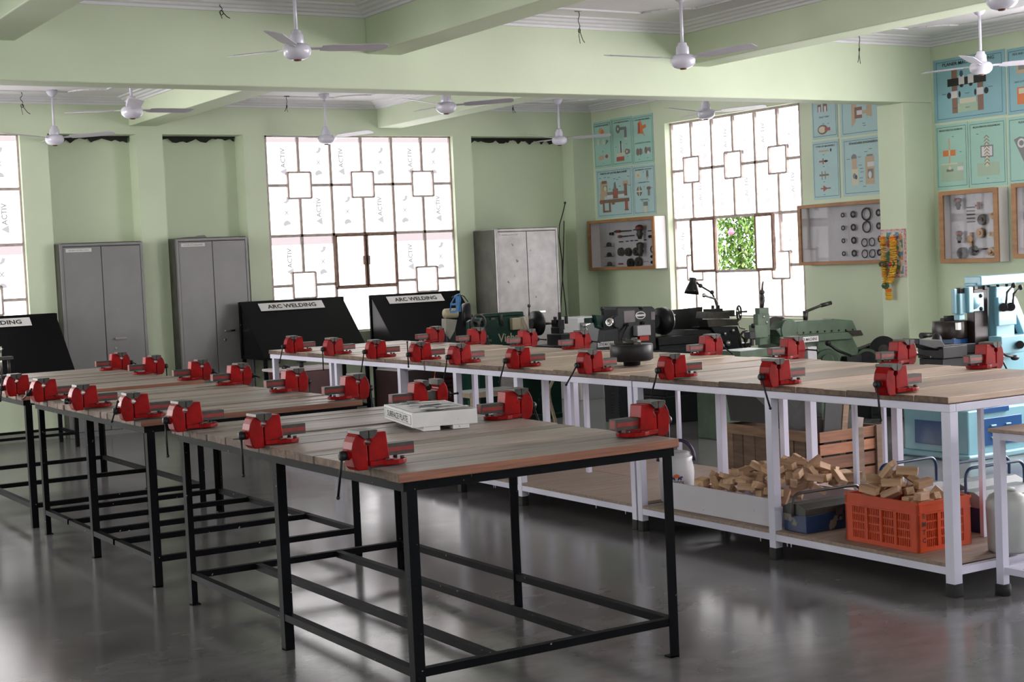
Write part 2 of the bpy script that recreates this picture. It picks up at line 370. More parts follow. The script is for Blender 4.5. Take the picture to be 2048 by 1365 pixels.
def window(n, W, H, M, cols, z0, opening=None, sashes=True, bright=False, prints=True, seed=1):
    rnd = random.Random(seed)
    root = bpy.data.objects.new('window_%d' % n, None); COL.objects.link(root); root.matrix_world = M; root['kind'] = 'structure'
    s = W/6.0; rT, rM, rB = H*.752, H*.50, H*.25       # bar heights above the sill
    hs = .137; hv = .143
    mb = MB()
    for a in (0, W): bar(mb, a, 0, a, H, .035, .04)
    for a in (0, H): bar(mb, 0, a, W, a, .035, .04)
    for i in (2, 4): bar(mb, i*s, 0, i*s, H)
    for i in (1, 3, 5):
        bar(mb, i*s, rT+hv, i*s, H); bar(mb, i*s, rM, i*s, rT-hv)
        for (a, b, c, d) in ((-hs, -hv, -hs, hv), (hs, -hv, hs, hv), (-hs, -hv, hs, -hv), (-hs, hv, hs, hv)): bar(mb, i*s+a, rT+b, i*s+c, rT+d, .02, .05)
        if i != 3:
            bar(mb, i*s, rB+hv, i*s, rM); bar(mb, i*s, 0, i*s, rB-hv)
            for (a, b, c, d) in ((-hs, -hv, -hs, hv), (hs, -hv, hs, hv), (-hs, -hv, hs, -hv), (-hs, hv, hs, hv)): bar(mb, i*s+a, rB+b, i*s+c, rB+d, .02, .05)
    for z, us in ((rT, (0, s-hs, s+hs, 3*s-hs, 3*s+hs, 5*s-hs, 5*s+hs, W)), (rB, (0, s-hs, s+hs, 2*s, 4*s, 5*s-hs, 5*s+hs, W))):
        for a, b in zip(us[::2], us[1::2]): bar(mb, a, z, b, z)
    bar(mb, 0, rM, W, rM); bar(mb, 2*s, rB-.05, 4*s, rB-.05)
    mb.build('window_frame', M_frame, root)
    c0, c1, v0, v1 = 2*s+.012, 4*s-.012, rB-.04, rM-.012
    mb = MB()
    P = M_pane3 if bright else M_pane
    if opening:
        for (a, b, c, d) in ((0, W, v1, H), (0, W, 0, v0), (0, c0, v0, v1), (c1, W, v0, v1)): mb.box(a, b, .012, .016, c, d)
    else: mb.box(0, W, .012, .016, 0, H)
    mb.build('pane', P, root)
    if prints:
        mb = MB()
        for i in range(6):
            for j, zz in enumerate((H*.93, H*.68, H*.43)):
                if i in (2, 3) and j == 2: continue
                u = (i+.5)*s + rnd.uniform(-.06, .06)
                if (i+j) % 2 == 0:
                    mb.m = 2; mb.text('ACTIV', .058, (u, -.001, zz-.09), (0, 0, 1), (-1, 0, 0), .03)
                    mb.m = 0; mb.prism([(u-.04, zz-.24), (u+.04, zz-.285), (u+.04, zz-.20)], 1, -.001, 0)
                else:
                    for q, dz in enumerate((0, -.14, -.27)):
                        mb.m = 0
                        if q == 0: mb.prism([(u-.04, zz-.03), (u, zz-.01), (u+.01, zz+.03), (u+.045, zz+.02), (u+.03, zz-.02), (u+.0, zz-.04)], 1, -.001, 0)
                        elif q == 1: mb.m = 2; mb.text('x', .05, (u, -.001, zz+dz), (1, 0, 0), (0, 0, 1)).text('_', .006, (u, -.001, zz+dz+.04), (1, 0, 0), (0, 0, 1), 0, .05)
                        else: mb.prism([(u+.045*math.cos(t*PI/7), zz+dz+.045*math.sin(t*PI/7)) for t in range(8)]+[(u-.03, zz+dz-.02), (u, zz+dz-.005)], 1, -.001, 0)
        mb.m = 1
        for (a, b) in ((0, c0), (c1, W)): mb.box(a+.02, b-.02, .009, .011, rM-.10, rM-.015)
        mb.box(.02, W-.02, .009, .011, H-.07, H-.02)
        mb.build('film_print', [M_ink, M_inkp, M_inkt], root)
    def sash(hinge_u, dirn, ang, w):
        e = bpy.data.objects.new('casement_sash', None); COL.objects.link(e); e.parent = root; e.location = (hinge_u, -.02, 0); e.rotation_euler = (0, 0, ang)
        mb = MB(); a, b = (0, w) if dirn > 0 else (-w, 0)
        for u in (a, b): bar(mb, u, v0, u, v1, .032, .03)
        for v in (v0, v1): bar(mb, a, v, b, v, .032, .03)
        mb.box(a+w*.9 if dirn > 0 else a+.0, a+w*.96 if dirn > 0 else a+w*.06, -.03, .0, (v0+v1)/2-.05, (v0+v1)/2+.05)
        mb.build('sash_frame', M_rust, e)
        MB().box(a, b, .006, .009, v0, v1).build('pane', P, e)
    if opening:
        sash(c0, 1, -opening[0], (c1-c0)/2-.01); sash(c1, -1, opening[1], (c1-c0)/2-.01)
    elif sashes:
        sash(c0, 1, 0, (c1-c0)/2-.01); sash(c1, -1, 0, (c1-c0)/2-.01)
    return root
def Mback(x, y, z): return Matrix.Translation((x, y, z))
window(1, 2.305, 2.2, Mback(1.62, YB+.08, .87), 6, .87, seed=3)
window(2, 2.32, 2.2, Mback(6.56, YB+.08, .87), 6, .87, seed=5)
Mr = Matrix.Translation((XR+.10, 13.96, .862)) @ Rz(-PI/2)
window(3, 2.165, 2.222, Mr, 6, .86, opening=(2.97, 2.97), bright=True, seed=9)
def plain_window(n, M, W, H, pm=None):
    root = bpy.data.objects.new('window_%d' % n, None); COL.objects.link(root); root.matrix_world = M; root['kind'] = 'structure'
    mb = MB()
    for i in range(7): bar(mb, i*W/6, 0, i*W/6, H, .025)
    for i in range(5): bar(mb, 0, i*H/4, W, i*H/4, .025)
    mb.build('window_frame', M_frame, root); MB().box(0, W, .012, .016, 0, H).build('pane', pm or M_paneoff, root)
for k, (a, b, c, d) in enumerate(WN): plain_window(4+k, Matrix.Translation((XN+.1, b, c)) @ Rz(-PI/2), b-a, d-c)
for k, (a, b, c, d) in enumerate(WF): plain_window(6+k, Matrix.Translation((b, YF-.1, c)) @ Rz(PI), b-a, d-c, M_panefront)
for k, (a, b, c, d) in enumerate(WL): plain_window(8+k, Matrix.Translation((XL-.1, a, c)) @ Rz(PI/2), b-a, d-c, M_paneleft if k == 0 else M_panefill)  # the far one is an added light source out of view
for k, (a, b, c, d) in enumerate(WB): plain_window(10+k, Matrix.Translation((a, YB+.1, c)), b-a, d-c, M_panefill)  # out of view, gives fill light to the far bay

# world: bright hazy sky
w = bpy.data.worlds.new('world'); SC.world = w; w.use_nodes = True; nt = w.node_tree
bg = nt.nodes['Background']; bg.inputs['Color'].default_value = (0.93, 0.97, 1.0, 1); bg.inputs['Strength'].default_value = 4.0
sun_d = bpy.data.lights.new('sun', 'SUN'); sun_d.energy = 3.0; sun_d.angle = 0.05; sun_d.color = (1, .95, .86)
sun = bpy.data.objects.new('sun', sun_d); COL.objects.link(sun); sun.rotation_euler = (0.5, 0.45, 0)   # high sun, mostly on the garden outside

SC.view_settings.view_transform = 'Standard'; SC.view_settings.look = 'None'; SC.view_settings.exposure = 0.5; SC.view_settings.gamma = 1.0
SC.cycles.max_bounces = 7; SC.cycles.diffuse_bounces = 4; SC.cycles.glossy_bounces = 3; SC.cycles.transparent_max_bounces = 8
SC.cycles.transmission_bounces = 4; SC.cycles.sample_clamp_indirect = 4.0; SC.cycles.caustics_reflective = False; SC.cycles.caustics_refractive = False
SC.cycles.use_denoising = True
# ---------------------------------------------------------------- benches
def plank_top(x0, x1, y0, y1, zt, th, m, pw=0.115, front_edge=True, seed=1, rise=0.0):
    r = random.Random(seed); mb = MB(); y = y0; k = 0
    while y < y1-.01:
        w_ = min(pw*r.uniform(.75, 1.3), y1-y)
        if y1-(y+w_) < .04: w_ = y1-y
        g = r.uniform(.62, 1.25); t = (g*r.uniform(.95, 1.06), g, g*r.uniform(.92, 1.04))
        dz = r.uniform(-.004, .003); sx0 = r.uniform(-.006, .006); sx1 = r.uniform(-.008, .008)
        mb.c = t; first = len(mb.f)
        mb.m = 0; mb.box(x0+sx0, x1+sx1, y+.0015, y+w_-.0015, zt-th, zt+dz)
        mb.mi[first] = 2; mb.mi[first+1] = 2                      # end grain at both ends
        if k == 0 and front_edge: mb.mi[first+2] = 1
        y += w_; k += 1
    return mb
def angle_leg(x, y, z0, z1, sx, sy, m, w=.042, t=.006):
    mb = MB(); xa, xb = (x, x+w*sx) if sx > 0 else (x+w*sx, x); ya, yb = (y, y+w*sy) if sy > 0 else (y+w*sy, y)
    pts = [(x, y), (x+w*sx, y), (x+w*sx, y+t*sy), (x+t*sx, y+t*sy), (x+t*sx, y+w*sy), (x, y+w*sy)]
    return mb.prism(pts, 2, z0, z1)
def black_bench(y0, y1, label, seed, rails='inner'):
    x0, x1, zt = 2.455, 3.66, .869
    o = thing('work_bench', label, 'workbench', (x0, y0, 0), 0, 'black-legged vise benches')
    L = lambda mb: mb                                            # geometry below is in world metres, shifted to the base point
    def B(mb, name, m, **k):
        mb.v = [(a-x0, b-y0, c) for a, b, c in mb.v]; return mb.build(name, m, o, **k)
    B(plank_top(x0-.02, x1+.02, y0, y1, zt, .034, None, seed=seed), 'table_top', [M_bench, M_edge, M_endg], bevel=.003)
    mb = MB(); a, b = y0+.02, y1-.02
    for (p, q, r_, s_) in ((x0+.007, x1-.007, a, a+.035), (x0+.007, x1-.007, b-.035, b), (x0, x0+.006, a, b), (x1-.006, x1, a, b)): mb.box(p, q, r_, s_, .80, .8345)
    for xx in (x0, x1-.035): mb.box(xx+.007, xx+.028, a+.036, b-.036, .829, .834)
    B(mb, 'top_frame', M_bsteel)
    ym = (a+b)/2
    for yy, sy in ((a, 1), (ym, 1), (b, -1)):
        for xx, sx in ((x0+.012, 1), (x1-.012, -1)):
            mb = angle_leg(xx, yy, 0, .80, sx, sy, None); mb.box(xx if sx > 0 else xx-.042, xx+.042 if sx > 0 else xx, yy if sy > 0 else yy-.042, yy+.042 if sy > 0 else yy, 0, .006)
            B(mb, 'leg', M_bsteel)
    mb = MB(); zr0, zr1 = .128, .158; xa, xb = x0+.014, x1-.014
    mb.box(xa+.035, xb-.035, a+.004, a+.036, zr0, zr1).box(xa+.035, xb-.035, b-.036, b-.004, zr0, zr1).box(xa, xa+.034, a+.003, b-.003, zr0, zr1).box(xb-.034, xb, a+.003, b-.003, zr0, zr1)
    if rails == 'inner':
        for xx in (2.80, 3.24): mb.box(xx, xx+.034, a+.037, b-.037, zr0-.002, zr1-.002)
    else:
        for yy in (ym-.4, ym+.02, ym+.5) if rails == 'cross' else (ym,): mb.box(xa, xb, yy, yy+.034, zr0, zr1)
    B(mb, 'lower_rails', M_bsteel)
    return o
black_bench(4.70, 7.06, 'nearest bench with black angle-iron legs, weathered plank top and red-brown front edge', 3, 'inner')
black_bench(7.52, 9.68, 'middle bench of the black-legged row, plank top, behind the nearest one', 4, 'cross')
black_bench(9.93, 12.26, 'farthest bench of the black-legged row, nearest the grey cupboards', 5, 'mid')

def white_bench(y0, y1, legs, label, seed, drips=True):
    x0, x1, zt = 5.18, 6.47, .905
    o = thing('work_bench', label, 'workbench', (x0, y0, 0), 0, 'white-framed vise benches')
    def B(mb, name, m, **k):
        mb.v = [(a-x0, b-y0, c) for a, b, c in mb.v]; return mb.build(name, m, o, **k)
    B(plank_top(x0-.012, x1+.012, y0-.003, y1+.003, zt, .030, None, pw=.2, seed=seed), 'table_top', [M_benchw, M_benchw, M_endg], bevel=.003)
    mb = MB()
    mb.box(x0+.041, x1-.041, y0, y0+.04, .835, .871).box(x0+.041, x1-.041, y1-.04, y1, .835, .871).box(x0, x0+.04, y0, y1, .835, .871).box(x1-.04, x1, y0, y1, .835, .871)
    for yy in (y0+(y1-y0)*.33, y0+(y1-y0)*.66): mb.box(x0+.04, x1-.04, yy, yy+.03, .845, .871)
    B(mb, 'top_frame', M_wsteel, bevel=.002)
    for (x, y, w_, zb) in legs:
        mb = MB().box(x, x+w_, y, y+w_, zb, .835)
        l = B(mb, 'leg', M_wsteel, bevel=.002)
        if zb > 0 and w_ > .04 and zb < .1:
            f = MB().lathe([(w_*.5*1.6, 0), (w_*.5*1.55, .01), (w_*.5*1.5, zb+.002)], (x+w_/2, y+w_/2, 0), (0, 0, 1), 4); f.v = [(a-x0, b-y0, c) for a, b, c in (tuple(Matrix.Translation((x+w_/2, y+w_/2, 0)) @ Rz(PI/4) @ Matrix.Translation((-x-w_/2, -y-w_/2, 0)) @ Vector(q)) for q in f.v)]; f.build('rubber_foot', M_rubber, l, bevel=.003)
    mb = MB()
    mb.box(x0+.036, x1-.036, y0+.005, y0+.037, .098, .132).box(x0+.036, x1-.036, y1-.035, y1-.005, .098, .132).box(x0+.004, x0+.035, y0+.006, y1-.006, .098, .132).box(x1-.035, x1-.004, y0+.006, y1-.006, .098, .132)
    r = random.Random(seed)
    for k in range(5):
        yy = r.uniform(y0+.1, y1-.1); mb.cyl((x0+.012, yy, .100), (x0+.012, yy, .078), .004, .0025, 6)
    B(mb, 'shelf_frame', M_wsteel)
    mb = MB(); mb.c = (1, 1, 1); nseg = 3
    for k in range(2):
        xa = x0+.004+k*(x1-x0)/2
        mb.c = (.9+.1*k, .93, .95); mb.box(xa, xa+(x1-x0)/2-.006, y0+.05, y1-.05, .132, .150)
    for (xx, wd) in ((x0+.004, .3),):
        pass
    B(mb, 'shelf', [M_shelf], bevel=.002)
    return o
M_shelf = wood('dusty_shelf_plywood', (0.36, 0.26, 0.205), (0.27, 0.19, 0.15), 0.6)
e = .058
white_bench(4.68, 7.045, [(5.182, 4.682, .052, e), (5.182, 5.865, .048, e), (5.182, 7.0, .043, e), (6.415, 4.69, .05, e), (6.415, 6.19, .045, e), (6.415, 6.29, .022, .132), (6.415, 6.90, .05, e), (5.77, 5.02, .024, .15), (5.79, 5.89, .024, .15), (5.78, 6.99, .046, e)],
            'nearest white-framed bench, holding the orange crate on its shelf', 11)
white_bench(7.055, 9.53, [(5.182, 7.058, .043, e), (5.182, 8.30, .045, e), (5.185, 9.10, .045, e), (6.40, 7.13, .04, e), (6.40, 8.19, .026, e), (6.41, 9.47, .045, e), (5.74, 8.34, .03, .15), (5.78, 8.9, .04, e)],
            'middle white-framed bench, with an almost empty shelf', 12)
white_bench(9.55, 12.35, [(5.185, 9.93, .045, e), (5.25, 10.0, .04, e), (5.185, 11.02, .045, e), (5.185, 11.12, .04, e), (5.185, 12.28, .045, e), (6.41, 9.56, .045, e), (6.41, 10.72, .045, e), (6.41, 10.95, .04, e), (6.41, 12.28, .045, e)],
            'farthest white-framed bench, close to the arc welding booths', 13)

# ---------------------------------------------------------------- bench vise
def make_vise(opening=0.0):
    o = thing('bench_vise', 'red bench vise', 'vise', (0, 0, 0), 0, 'red bench vises')
    e = -opening
    JX = lambda a: -.08+(a+.08)*.82
    P = [(-.080,-.012), (-.138,-.012), (-.156,.004), (-.167,.045), (-.168,.078), (-.160,.106), (-.146,.128), (-.127,.142), (-.108,.148), (-.082,.148),
         (-.082,.118), (-.091,.113), (-.096,.104), (-.094,.095), (-.083,.090)]
    mj = MB().prism([(JX(a)+e, b) for a, b in P], 1, -.042, .042)
    mj.cyl((-.148+e, 0, .052), (-.160+e, 0, .052), .022, .019, 14)
    mj.build('movable_jaw', M_red, o, bevel=.004)
    P = [(-.076,0), (-.076,.090), (-.067,.094), (-.063,.103), (-.067,.113), (-.076,.118), (-.076,.148), (-.044,.148), (-.040,.141), (.006,.140), (.012,.09), (.018,.03), (.018,0)]
    MB().prism(P, 1, -.042, .042).build('fixed_jaw', M_red, o, bevel=.004)
    MB().prism([(-.122+e, .138), (-.120+e, .152), (-.081+e, .152), (-.081+e, .119), (-.100+e, .119)], 1, -.054, .054).build('jaw_plate', M_worn, o, bevel=.001)
    MB().prism([(-.077, .119), (-.077, .152), (-.040, .152), (-.040, .138), (-.060, .119)], 1, -.054, .054).build('jaw_plate', M_worn, o, bevel=.001)
    n = 18; base = MB()
    ov = [(.030+.080*math.cos(2*PI*i/n), .072*math.sin(2*PI*i/n)) for i in range(n)]
    base.prism(ov, 2, 0, .020).prism([(-.076,-.05), (.03,-.06), (.03,.06), (-.076,.05)], 2, .0005, .024)
    base.build('base', M_red, o, bevel=.004)
    for bx, by in ((.082, -.030), (.082, .030), (0, -.053)): MB().cyl((bx, by, .018), (bx, by, .029), .010, .010, 6).build('bolt', M_iron, o)
    sb = MB(); sb.box(-.10+e, .142, -.026, .026, .034, .084); sb.m = 1
    for s_ in (-1, 1): sb.box(.0, .138, s_*.026-.001, s_*.026+.001, .048, .068)
    sb.box(.141, .143, -.018, .018, .040, .078)
    sb.build('slide_bar', [M_iron, M_redst], o, bevel=.002)
    MB().lathe([(.012, -.02), (.012, .0), (.019, .004), (.021, .018), (.018, .030), (.008, .034)], (-.156+e, 0, .052), (-1, 0, 0), 14).build('screw', M_dark, o)
    h = MB().cyl((0, 0, -.185), (0, 0, .012), .0055, .0055, 8).ball((0, 0, -.188), .009, 8).ball((0, 0, .014), .009, 8).build('handle', M_dark, o)
    h.location = (-.176+e, 0, .052)
    return o, h
V0, H0 = make_vise(); V1, H1 = make_vise(.055)
used = set()
def place_vise(x, y, z, side, label, group, ang, proto=0, slip=0.0, yaw=0.0):
    src = (V0, V1)[proto]
    if proto in used: o = dup(src)
    else: o = src; used.add(proto)
    o.location = (x, y, z); o.rotation_euler = (0, 0, (0 if side < 0 else PI)+yaw)
    o['label'] = label; o['group'] = group; o.scale = (.9, .9, .88)
    for c in o.children:
        if c.name.startswith('handle'):
            c.rotation_euler = (ang, 0, 0); 
            b = c.location.copy(); d = Rx(ang) @ Vector((0, 0, slip)); c.location = (b.x, d.y, .052+d.z)
    return o
rv = random.Random(5)
bench_names = {0: 'nearest black-legged bench', 1: 'middle black-legged bench', 2: 'farthest black-legged bench'}
ORD = ['first', 'second', 'third', 'fourth', 'fifth', 'sixth', 'seventh', 'eighth', 'ninth', 'tenth']
left = [(5.08, 0, .30), (6.05, 0, -.02), (6.99, 0, -.05), (7.74, 1, .9), (8.64, 1, 1.6), (9.48, 1, 1.2), (10.13, 2, .5)]
pos3 = ['near', 'middle', 'far']
for k, (y, b, a) in enumerate(left):
    place_vise(2.497, y-.115, .8735, -1, '%s red vise from the near end, left edge of the black-legged benches' % ORD[k],
               'vises on the left edge of the black-legged benches', a, 0, rv.uniform(0, .0) if k < 3 else .08, rv.uniform(-.05, .05))
right = [(4.89, .0, 0), (5.92, .55, 0), (6.80, 1.7, 1), (7.60, .15, 0), (8.42, .05, 0), (9.30, 1.5, 0), (10.03, 1.4, 0), (11.0, .0, 0), (11.82, 1.5, 0)]
for k, (y, a, p) in enumerate(right):
    place_vise(3.622, y+.01, .8735, 1, '%s red vise from the near end%s, right edge of the black-legged benches' % (ORD[k], ', jaws open' if p else ''),
               'vises on the right edge of the black-legged benches', a, p, .0 if a < 1 else .08, rv.uniform(-.05, .05))
wl = [(5.07, -.10), (5.86, -.35), (6.70, .45), (7.50, .75), (8.30, .55), (9.06, .35), (9.62, .0), (10.32, .45), (11.08, .0), (11.85, .6)]
for k, (y, a) in enumerate(wl):
    place_vise(5.229, y-.05, .9095, -1, '%s red vise from the near end, left edge of the white-framed benches' % ORD[k],
               'vises on the left edge of the white-framed benches', a, 0, 0 if k != 6 else .09, rv.uniform(-.07, .07))
wr = [5.55, 6.18, 7.10, 7.90, 9.44, 10.18, 10.98, 11.7]
for k, y in enumerate(wr):
    place_vise(6.424, y+.02, .9095, 1, '%s red vise from the near end, far right edge of the white-framed benches' % ORD[k],
               'vises on the right edge of the white-framed benches', rv.uniform(.2, 1.6), 0, .06, rv.uniform(-.05, .05))

# ---------------------------------------------------------------- ceiling fans
def make_fan():
    o = thing('ceiling_fan', 'white ceiling fan', 'ceiling fan', (0, 0, ZC), 0, 'white ceiling fans')
    MB().lathe([(.055, 0), (.055, -.02), (.035, -.05), (.012, -.065)], (0, 0, 0), (0, 0, 1), 18).build('canopy', M_fan, o)
    MB().cyl((0, 0, -.06), (0, 0, -.37), .0115, .0115, 10).build('down_rod', M_fan, o)
    MB().lathe([(.014, -.345), (.032, -.35), (.034, -.365), (.038, -.372), (.045, -.38), (.048, -.435), (.044, -.44)], (0, 0, 0), (0, 0, 1), 20).build('rod_cover', M_fan, o)
    MB().lathe([(.04, -.432), (.072, -.437), (.086, -.452), (.091, -.475), (.085, -.500), (.066, -.520), (.040, -.530), (.0, -.531)], (0, 0, 0), (0, 0, 1), 28).build('motor', M_fan, o)
    MB().lathe([(.0, -.540), (.022, -.538), (.028, -.528)], (0, 0, 0), (0, 0, 1), 12).build('bottom_cap', M_copper, o)
    bl = bpy.data.objects.new('blades', None); COL.objects.link(bl); bl.parent = o; bl.location = (0, 0, -.462)
    for k in range(3):
        mb = MB(); 
        mb.box(.09, .20, -.018, .018, -.003, .003)
        pl = [(.16, -.045), (.22, -.058), (.56, -.062), (.595, -.045), (.60, .02), (.575, .058), (.22, .055), (.16, .04)]
        mb.prism(pl, 2, -.002, .002); mb.box(.17, .56, -.006, .006, .0, .006)
        tilt = Ry(-.035) @ Rx(-.20); R = Rz(2*PI*k/3) @ tilt
        mb.v = [tuple(R @ Vector(v)) for v in mb.v]
        mb.build('blade', M_fanb, bl)
    return o
F0 = make_fan(); first = True
fans = [(3.98, 8.80, 3.06-PI/3*0, 'large white ceiling fan in front of the left end of the main beam', None),
        (6.87, 8.58, .05, 'white ceiling fan in the near middle bay, in front of the main beam', None),
        (9.69, 8.33, .1, 'white ceiling fan in front of the blue poster of the near right wall', None),
        (7.09, 5.93, .4, 'white ceiling fan cut off by the top right edge of the view', None),
        (4.13, 14.90, .1, 'white ceiling fan before the leftmost niche, its rod reaching the ceiling', None),
        (4.08, 12.37, .2, 'white ceiling fan just behind the main beam, in front of the back left beam', None),
        (6.94, 14.72, .1, 'white ceiling fan in front of the large back window', None),
        (6.67, 11.66, .3, 'white ceiling fan behind the main beam, right of the back middle beam', None),
        (9.93, 14.74, .2, 'white ceiling fan before the niche in the back right corner', None),
        (9.73, 11.82, .5, 'white ceiling fan in front of the bright right-hand window', None)]
FAN_ROT = [math.radians(a) for a in (112, 48, 90, 30, 84, 16, 58, 86, 86, 72)]
for k, (x, y, r_, lab, _) in enumerate(fans):
    o = F0 if k == 0 else dup(F0)
    o.location = (x, y, ZC); o['label'] = lab; o['category'] = 'ceiling fan'
    for c in o.children:
        if c.name.startswith('blades'): c.rotation_euler = (0, 0, FAN_ROT[k])
# ---------------------------------------------------------------- cupboards in the niches
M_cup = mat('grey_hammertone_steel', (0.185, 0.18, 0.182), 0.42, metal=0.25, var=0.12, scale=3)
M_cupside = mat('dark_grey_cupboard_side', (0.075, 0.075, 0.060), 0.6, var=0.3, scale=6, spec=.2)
M_cup3 = mat('scratched_light_steel', (0.36, 0.34, 0.34), 0.38, metal=0.3, var=0.22, scale=7, chips=(0.10, 0.09, 0.085), chip_amt=-0.14, chip_scale=16)
M_chrome = mat('chrome', (0.75, 0.75, 0.74), 0.12, metal=1.0)
M_paper = mat('white_label_paper', (0.62, 0.60, 0.60), 0.6, var=0.05)
M_black = mat('black_ink', (0.012, 0.012, 0.013), 0.6)
M_gap = mat('dark_seam', (0.02, 0.018, 0.017), 0.8)
def cupboard(x0, x1, yf, yb, h, m, label, text, seam=None, th=(.17, .022)):
    W = x1-x0; D = yb-yf
    o = thing('steel_cupboard', label, 'cupboard', (x0, yf, 0), 0)
    mb = MB(); r = .028
    mb.m = 0; mb.box(r, W-r, .018, D, .02, h-.02)
    for (a, b, c, d) in ((0, r, .0, h), (W-r, W, .0, h)): mb.box(a, b, 0, D, c, d)
    mb.box(r, W-r, 0, D, 0, .05).box(r, W-r, 0, D, h-.03, h)
    mb.build('body', m, o, bevel=.006)
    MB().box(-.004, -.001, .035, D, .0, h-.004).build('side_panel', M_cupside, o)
    s = W*(seam or .5); doors = []
    for a, b in ((r+.002, s-.003), (s+.003, W-r-.002)): doors.append(MB().box(a, b, .004, .020, .053, h-.034).build('door', m, o, bevel=.003))
    MB().box(r, W-r, .016, .0175, .05, h-.03).build('door_gap', M_gap, o)
    hx, hz = s+.10*W/.9, h*.50
    MB().cyl((hx, .004, hz), (hx, -.028, hz), .013, .011, 12).box(hx-.008, hx+.105, -.030, -.019, hz-.009, hz+.009).build('handle', M_chrome, doors[1], bevel=.002)
    MB().cyl((hx, .004, hz-.095), (hx, -.010, hz-.095), .016, .014, 14).box(hx-.002, hx+.002, -.0115, -.009, hz-.103, hz-.087).build('lock', M_chrome, doors[1])
    lb = MB(); lx = r+.03; lb.box(lx, lx+.26, .002, .0035, h-.085, h-.050); lb.m = 1
    lb.text(text, .013, (lx+.13, .0012, h-.0675), (1, 0, 0), (0, 0, 1), .0, .21)
    lb.build('name_label', [M_paper, M_black], doors[0])
    return o
def xz(px, py, y): p = at(px, py, 1, y); return p.x, p.z
c1x0, _ = xz(119, 490, 15.24); c1x1, c1z = xz(285, 487, 15.24)
cupboard(max(c1x0, 4.205), min(c1x1, 5.105), 15.24, 15.645, 1.955, M_cup, 'grey steel cupboard labelled for aircraft fitting tools, leftmost of three', 'AIRCRAFT FITTING TOOLS', .49)
c2x0, _ = xz(344, 480, 15.20); c2x1, _ = xz(495, 476, 15.20)
cupboard(max(c2x0, 5.395), min(c2x1, 6.28), 15.20, 15.645, 1.97, M_cup, 'grey steel cupboard labelled lathe accessories, middle of three', 'LATHE ACCESSORIES', .50)
c3x0, _ = xz(991, 459, 14.9); c3x1, _ = xz(1115, 457, 14.9)
cupboard(max(c3x0, 9.10), c3x1, 14.90, 15.40, 1.957, M_cup3, 'pale scratched steel cupboard standing in the right-hand niche', 'MACHINING ACCESSORIES TOOLS', .49)
px_ = at(400, 473, 1, 15.3)
tag(MB().prism([(0, 0), (.05, .018), (.17, .022), (.22, .034), (.24, .012), (.26, 0)], 1, 0, .2).build('paper_packet', mat('crumpled_brown_paper', (.30, .27, .25), .7, var=.3), None, loc=(px_.x-.17, 15.3, 1.971)),
    'flat crumpled paper packet lying on top of the middle cupboard', 'packet')

# ---------------------------------------------------------------- arc welding booths
M_gloss = mat('glossy_black_sheet', (0.003, 0.003, 0.004), 0.25, var=0.2, spec=0.12)
def booth(xr, W, label, ytop=None, zt=.715, yf=14.45, yb=15.05, ztop=1.28, ytopf=None):
    x0 = xr-W
    o = thing('welding_booth', label, 'welding booth', (x0, yf, 0), 0, 'arc welding booths')
    D = yb-yf; H = ztop
    MB().box(0, W, 0, D, zt-.03, zt).build('table_top', M_bsteel, o, bevel=.003)
    for a in (0, W-.035):
        for b in (0.0, D-.035): angle = MB().box(a, a+.035, b, b+.035, 0, zt-.03).build('leg', M_bsteel, o)
    MB().box(.035, W-.035, .005, .03, .12, .145).box(.035, W-.035, D-.03, D-.005, .12, .145).box(.005, .03, .03, D-.03, .12, .145).box(W-.03, W-.005, .03, D-.03, .12, .145).build('lower_rails', M_bsteel, o)
    # sloping front sheet from the front edge up to the back, side wings, back posts
    t = .008; 
    MB().prism([(0, zt), (t, zt), (D, H), (D, H+.012), (D-t, H+.012)], 0, .0, W).build('sloping_sheet', M_gloss, o)
    for a in (0.001, W-.005): MB().prism([(0.012, zt), (D, zt), (D, H-.004)], 0, a, a+.004).build('side_wing', M_gloss, o)
    MB().box(-.012, .0, D-.03, D, zt-.03, H+.01).box(W, W+.012, D-.03, D, zt-.03, H+.01).build('back_posts', M_bsteel, o)
    # name board follows the slope
    sl = Vector((0, D, H-zt)).normalized(); nrm = Vector((0, -sl.z, sl.y))
    c = Vector((W*.47, 0, zt)) + sl*((Vector((0, D, H-zt)).length)-.10) + nrm*.0195
    lw, lh = W*.62, .115
    lb = MB(); R_ = Vector((1, 0, 0))
    q = [c-R_*lw/2-sl*lh/2, c+R_*lw/2-sl*lh/2, c+R_*lw/2+sl*lh/2, c-R_*lw/2+sl*lh/2]
    lb.add(q+[v-nrm*.003 for v in q], [(0,1,2,3), (4,5,6,7), (0,1,5,4), (1,2,6,5), (2,3,7,6), (3,0,4,7)]); lb.m = 1
    lb.text('ARC WELDING', lh*.52, c+nrm*.0015, R_, sl, .03, lw*.76)
    lb.build('name_board', [M_paper, M_black], o)
    return o
b1 = at(163, 893, 2, 0); t1 = at(123, 628, 1, 15.0)
B2L = at(482, 607, 1, 15.0); B2R = at(687, 597, 1, 15.0)
B3L = at(743, 593, 1, 15.0); B3R = at(920, 583, 1, 15.0)
BW = B2R.x-B2L.x
booth(at(123, 628, 1, 15.0).x-.05, BW, 'leftmost arc welding booth, glossy black, cut by the left edge', ztop=at(123, 628, 1, 15.05).z)
booth(B2R.x, BW, 'middle arc welding booth, black sheet in front of the large back window', ztop=B2L.z)
booth(B3R.x, B3R.x-B3L.x, 'rightmost arc welding booth, partly behind the grinding machine', ztop=B3L.z)
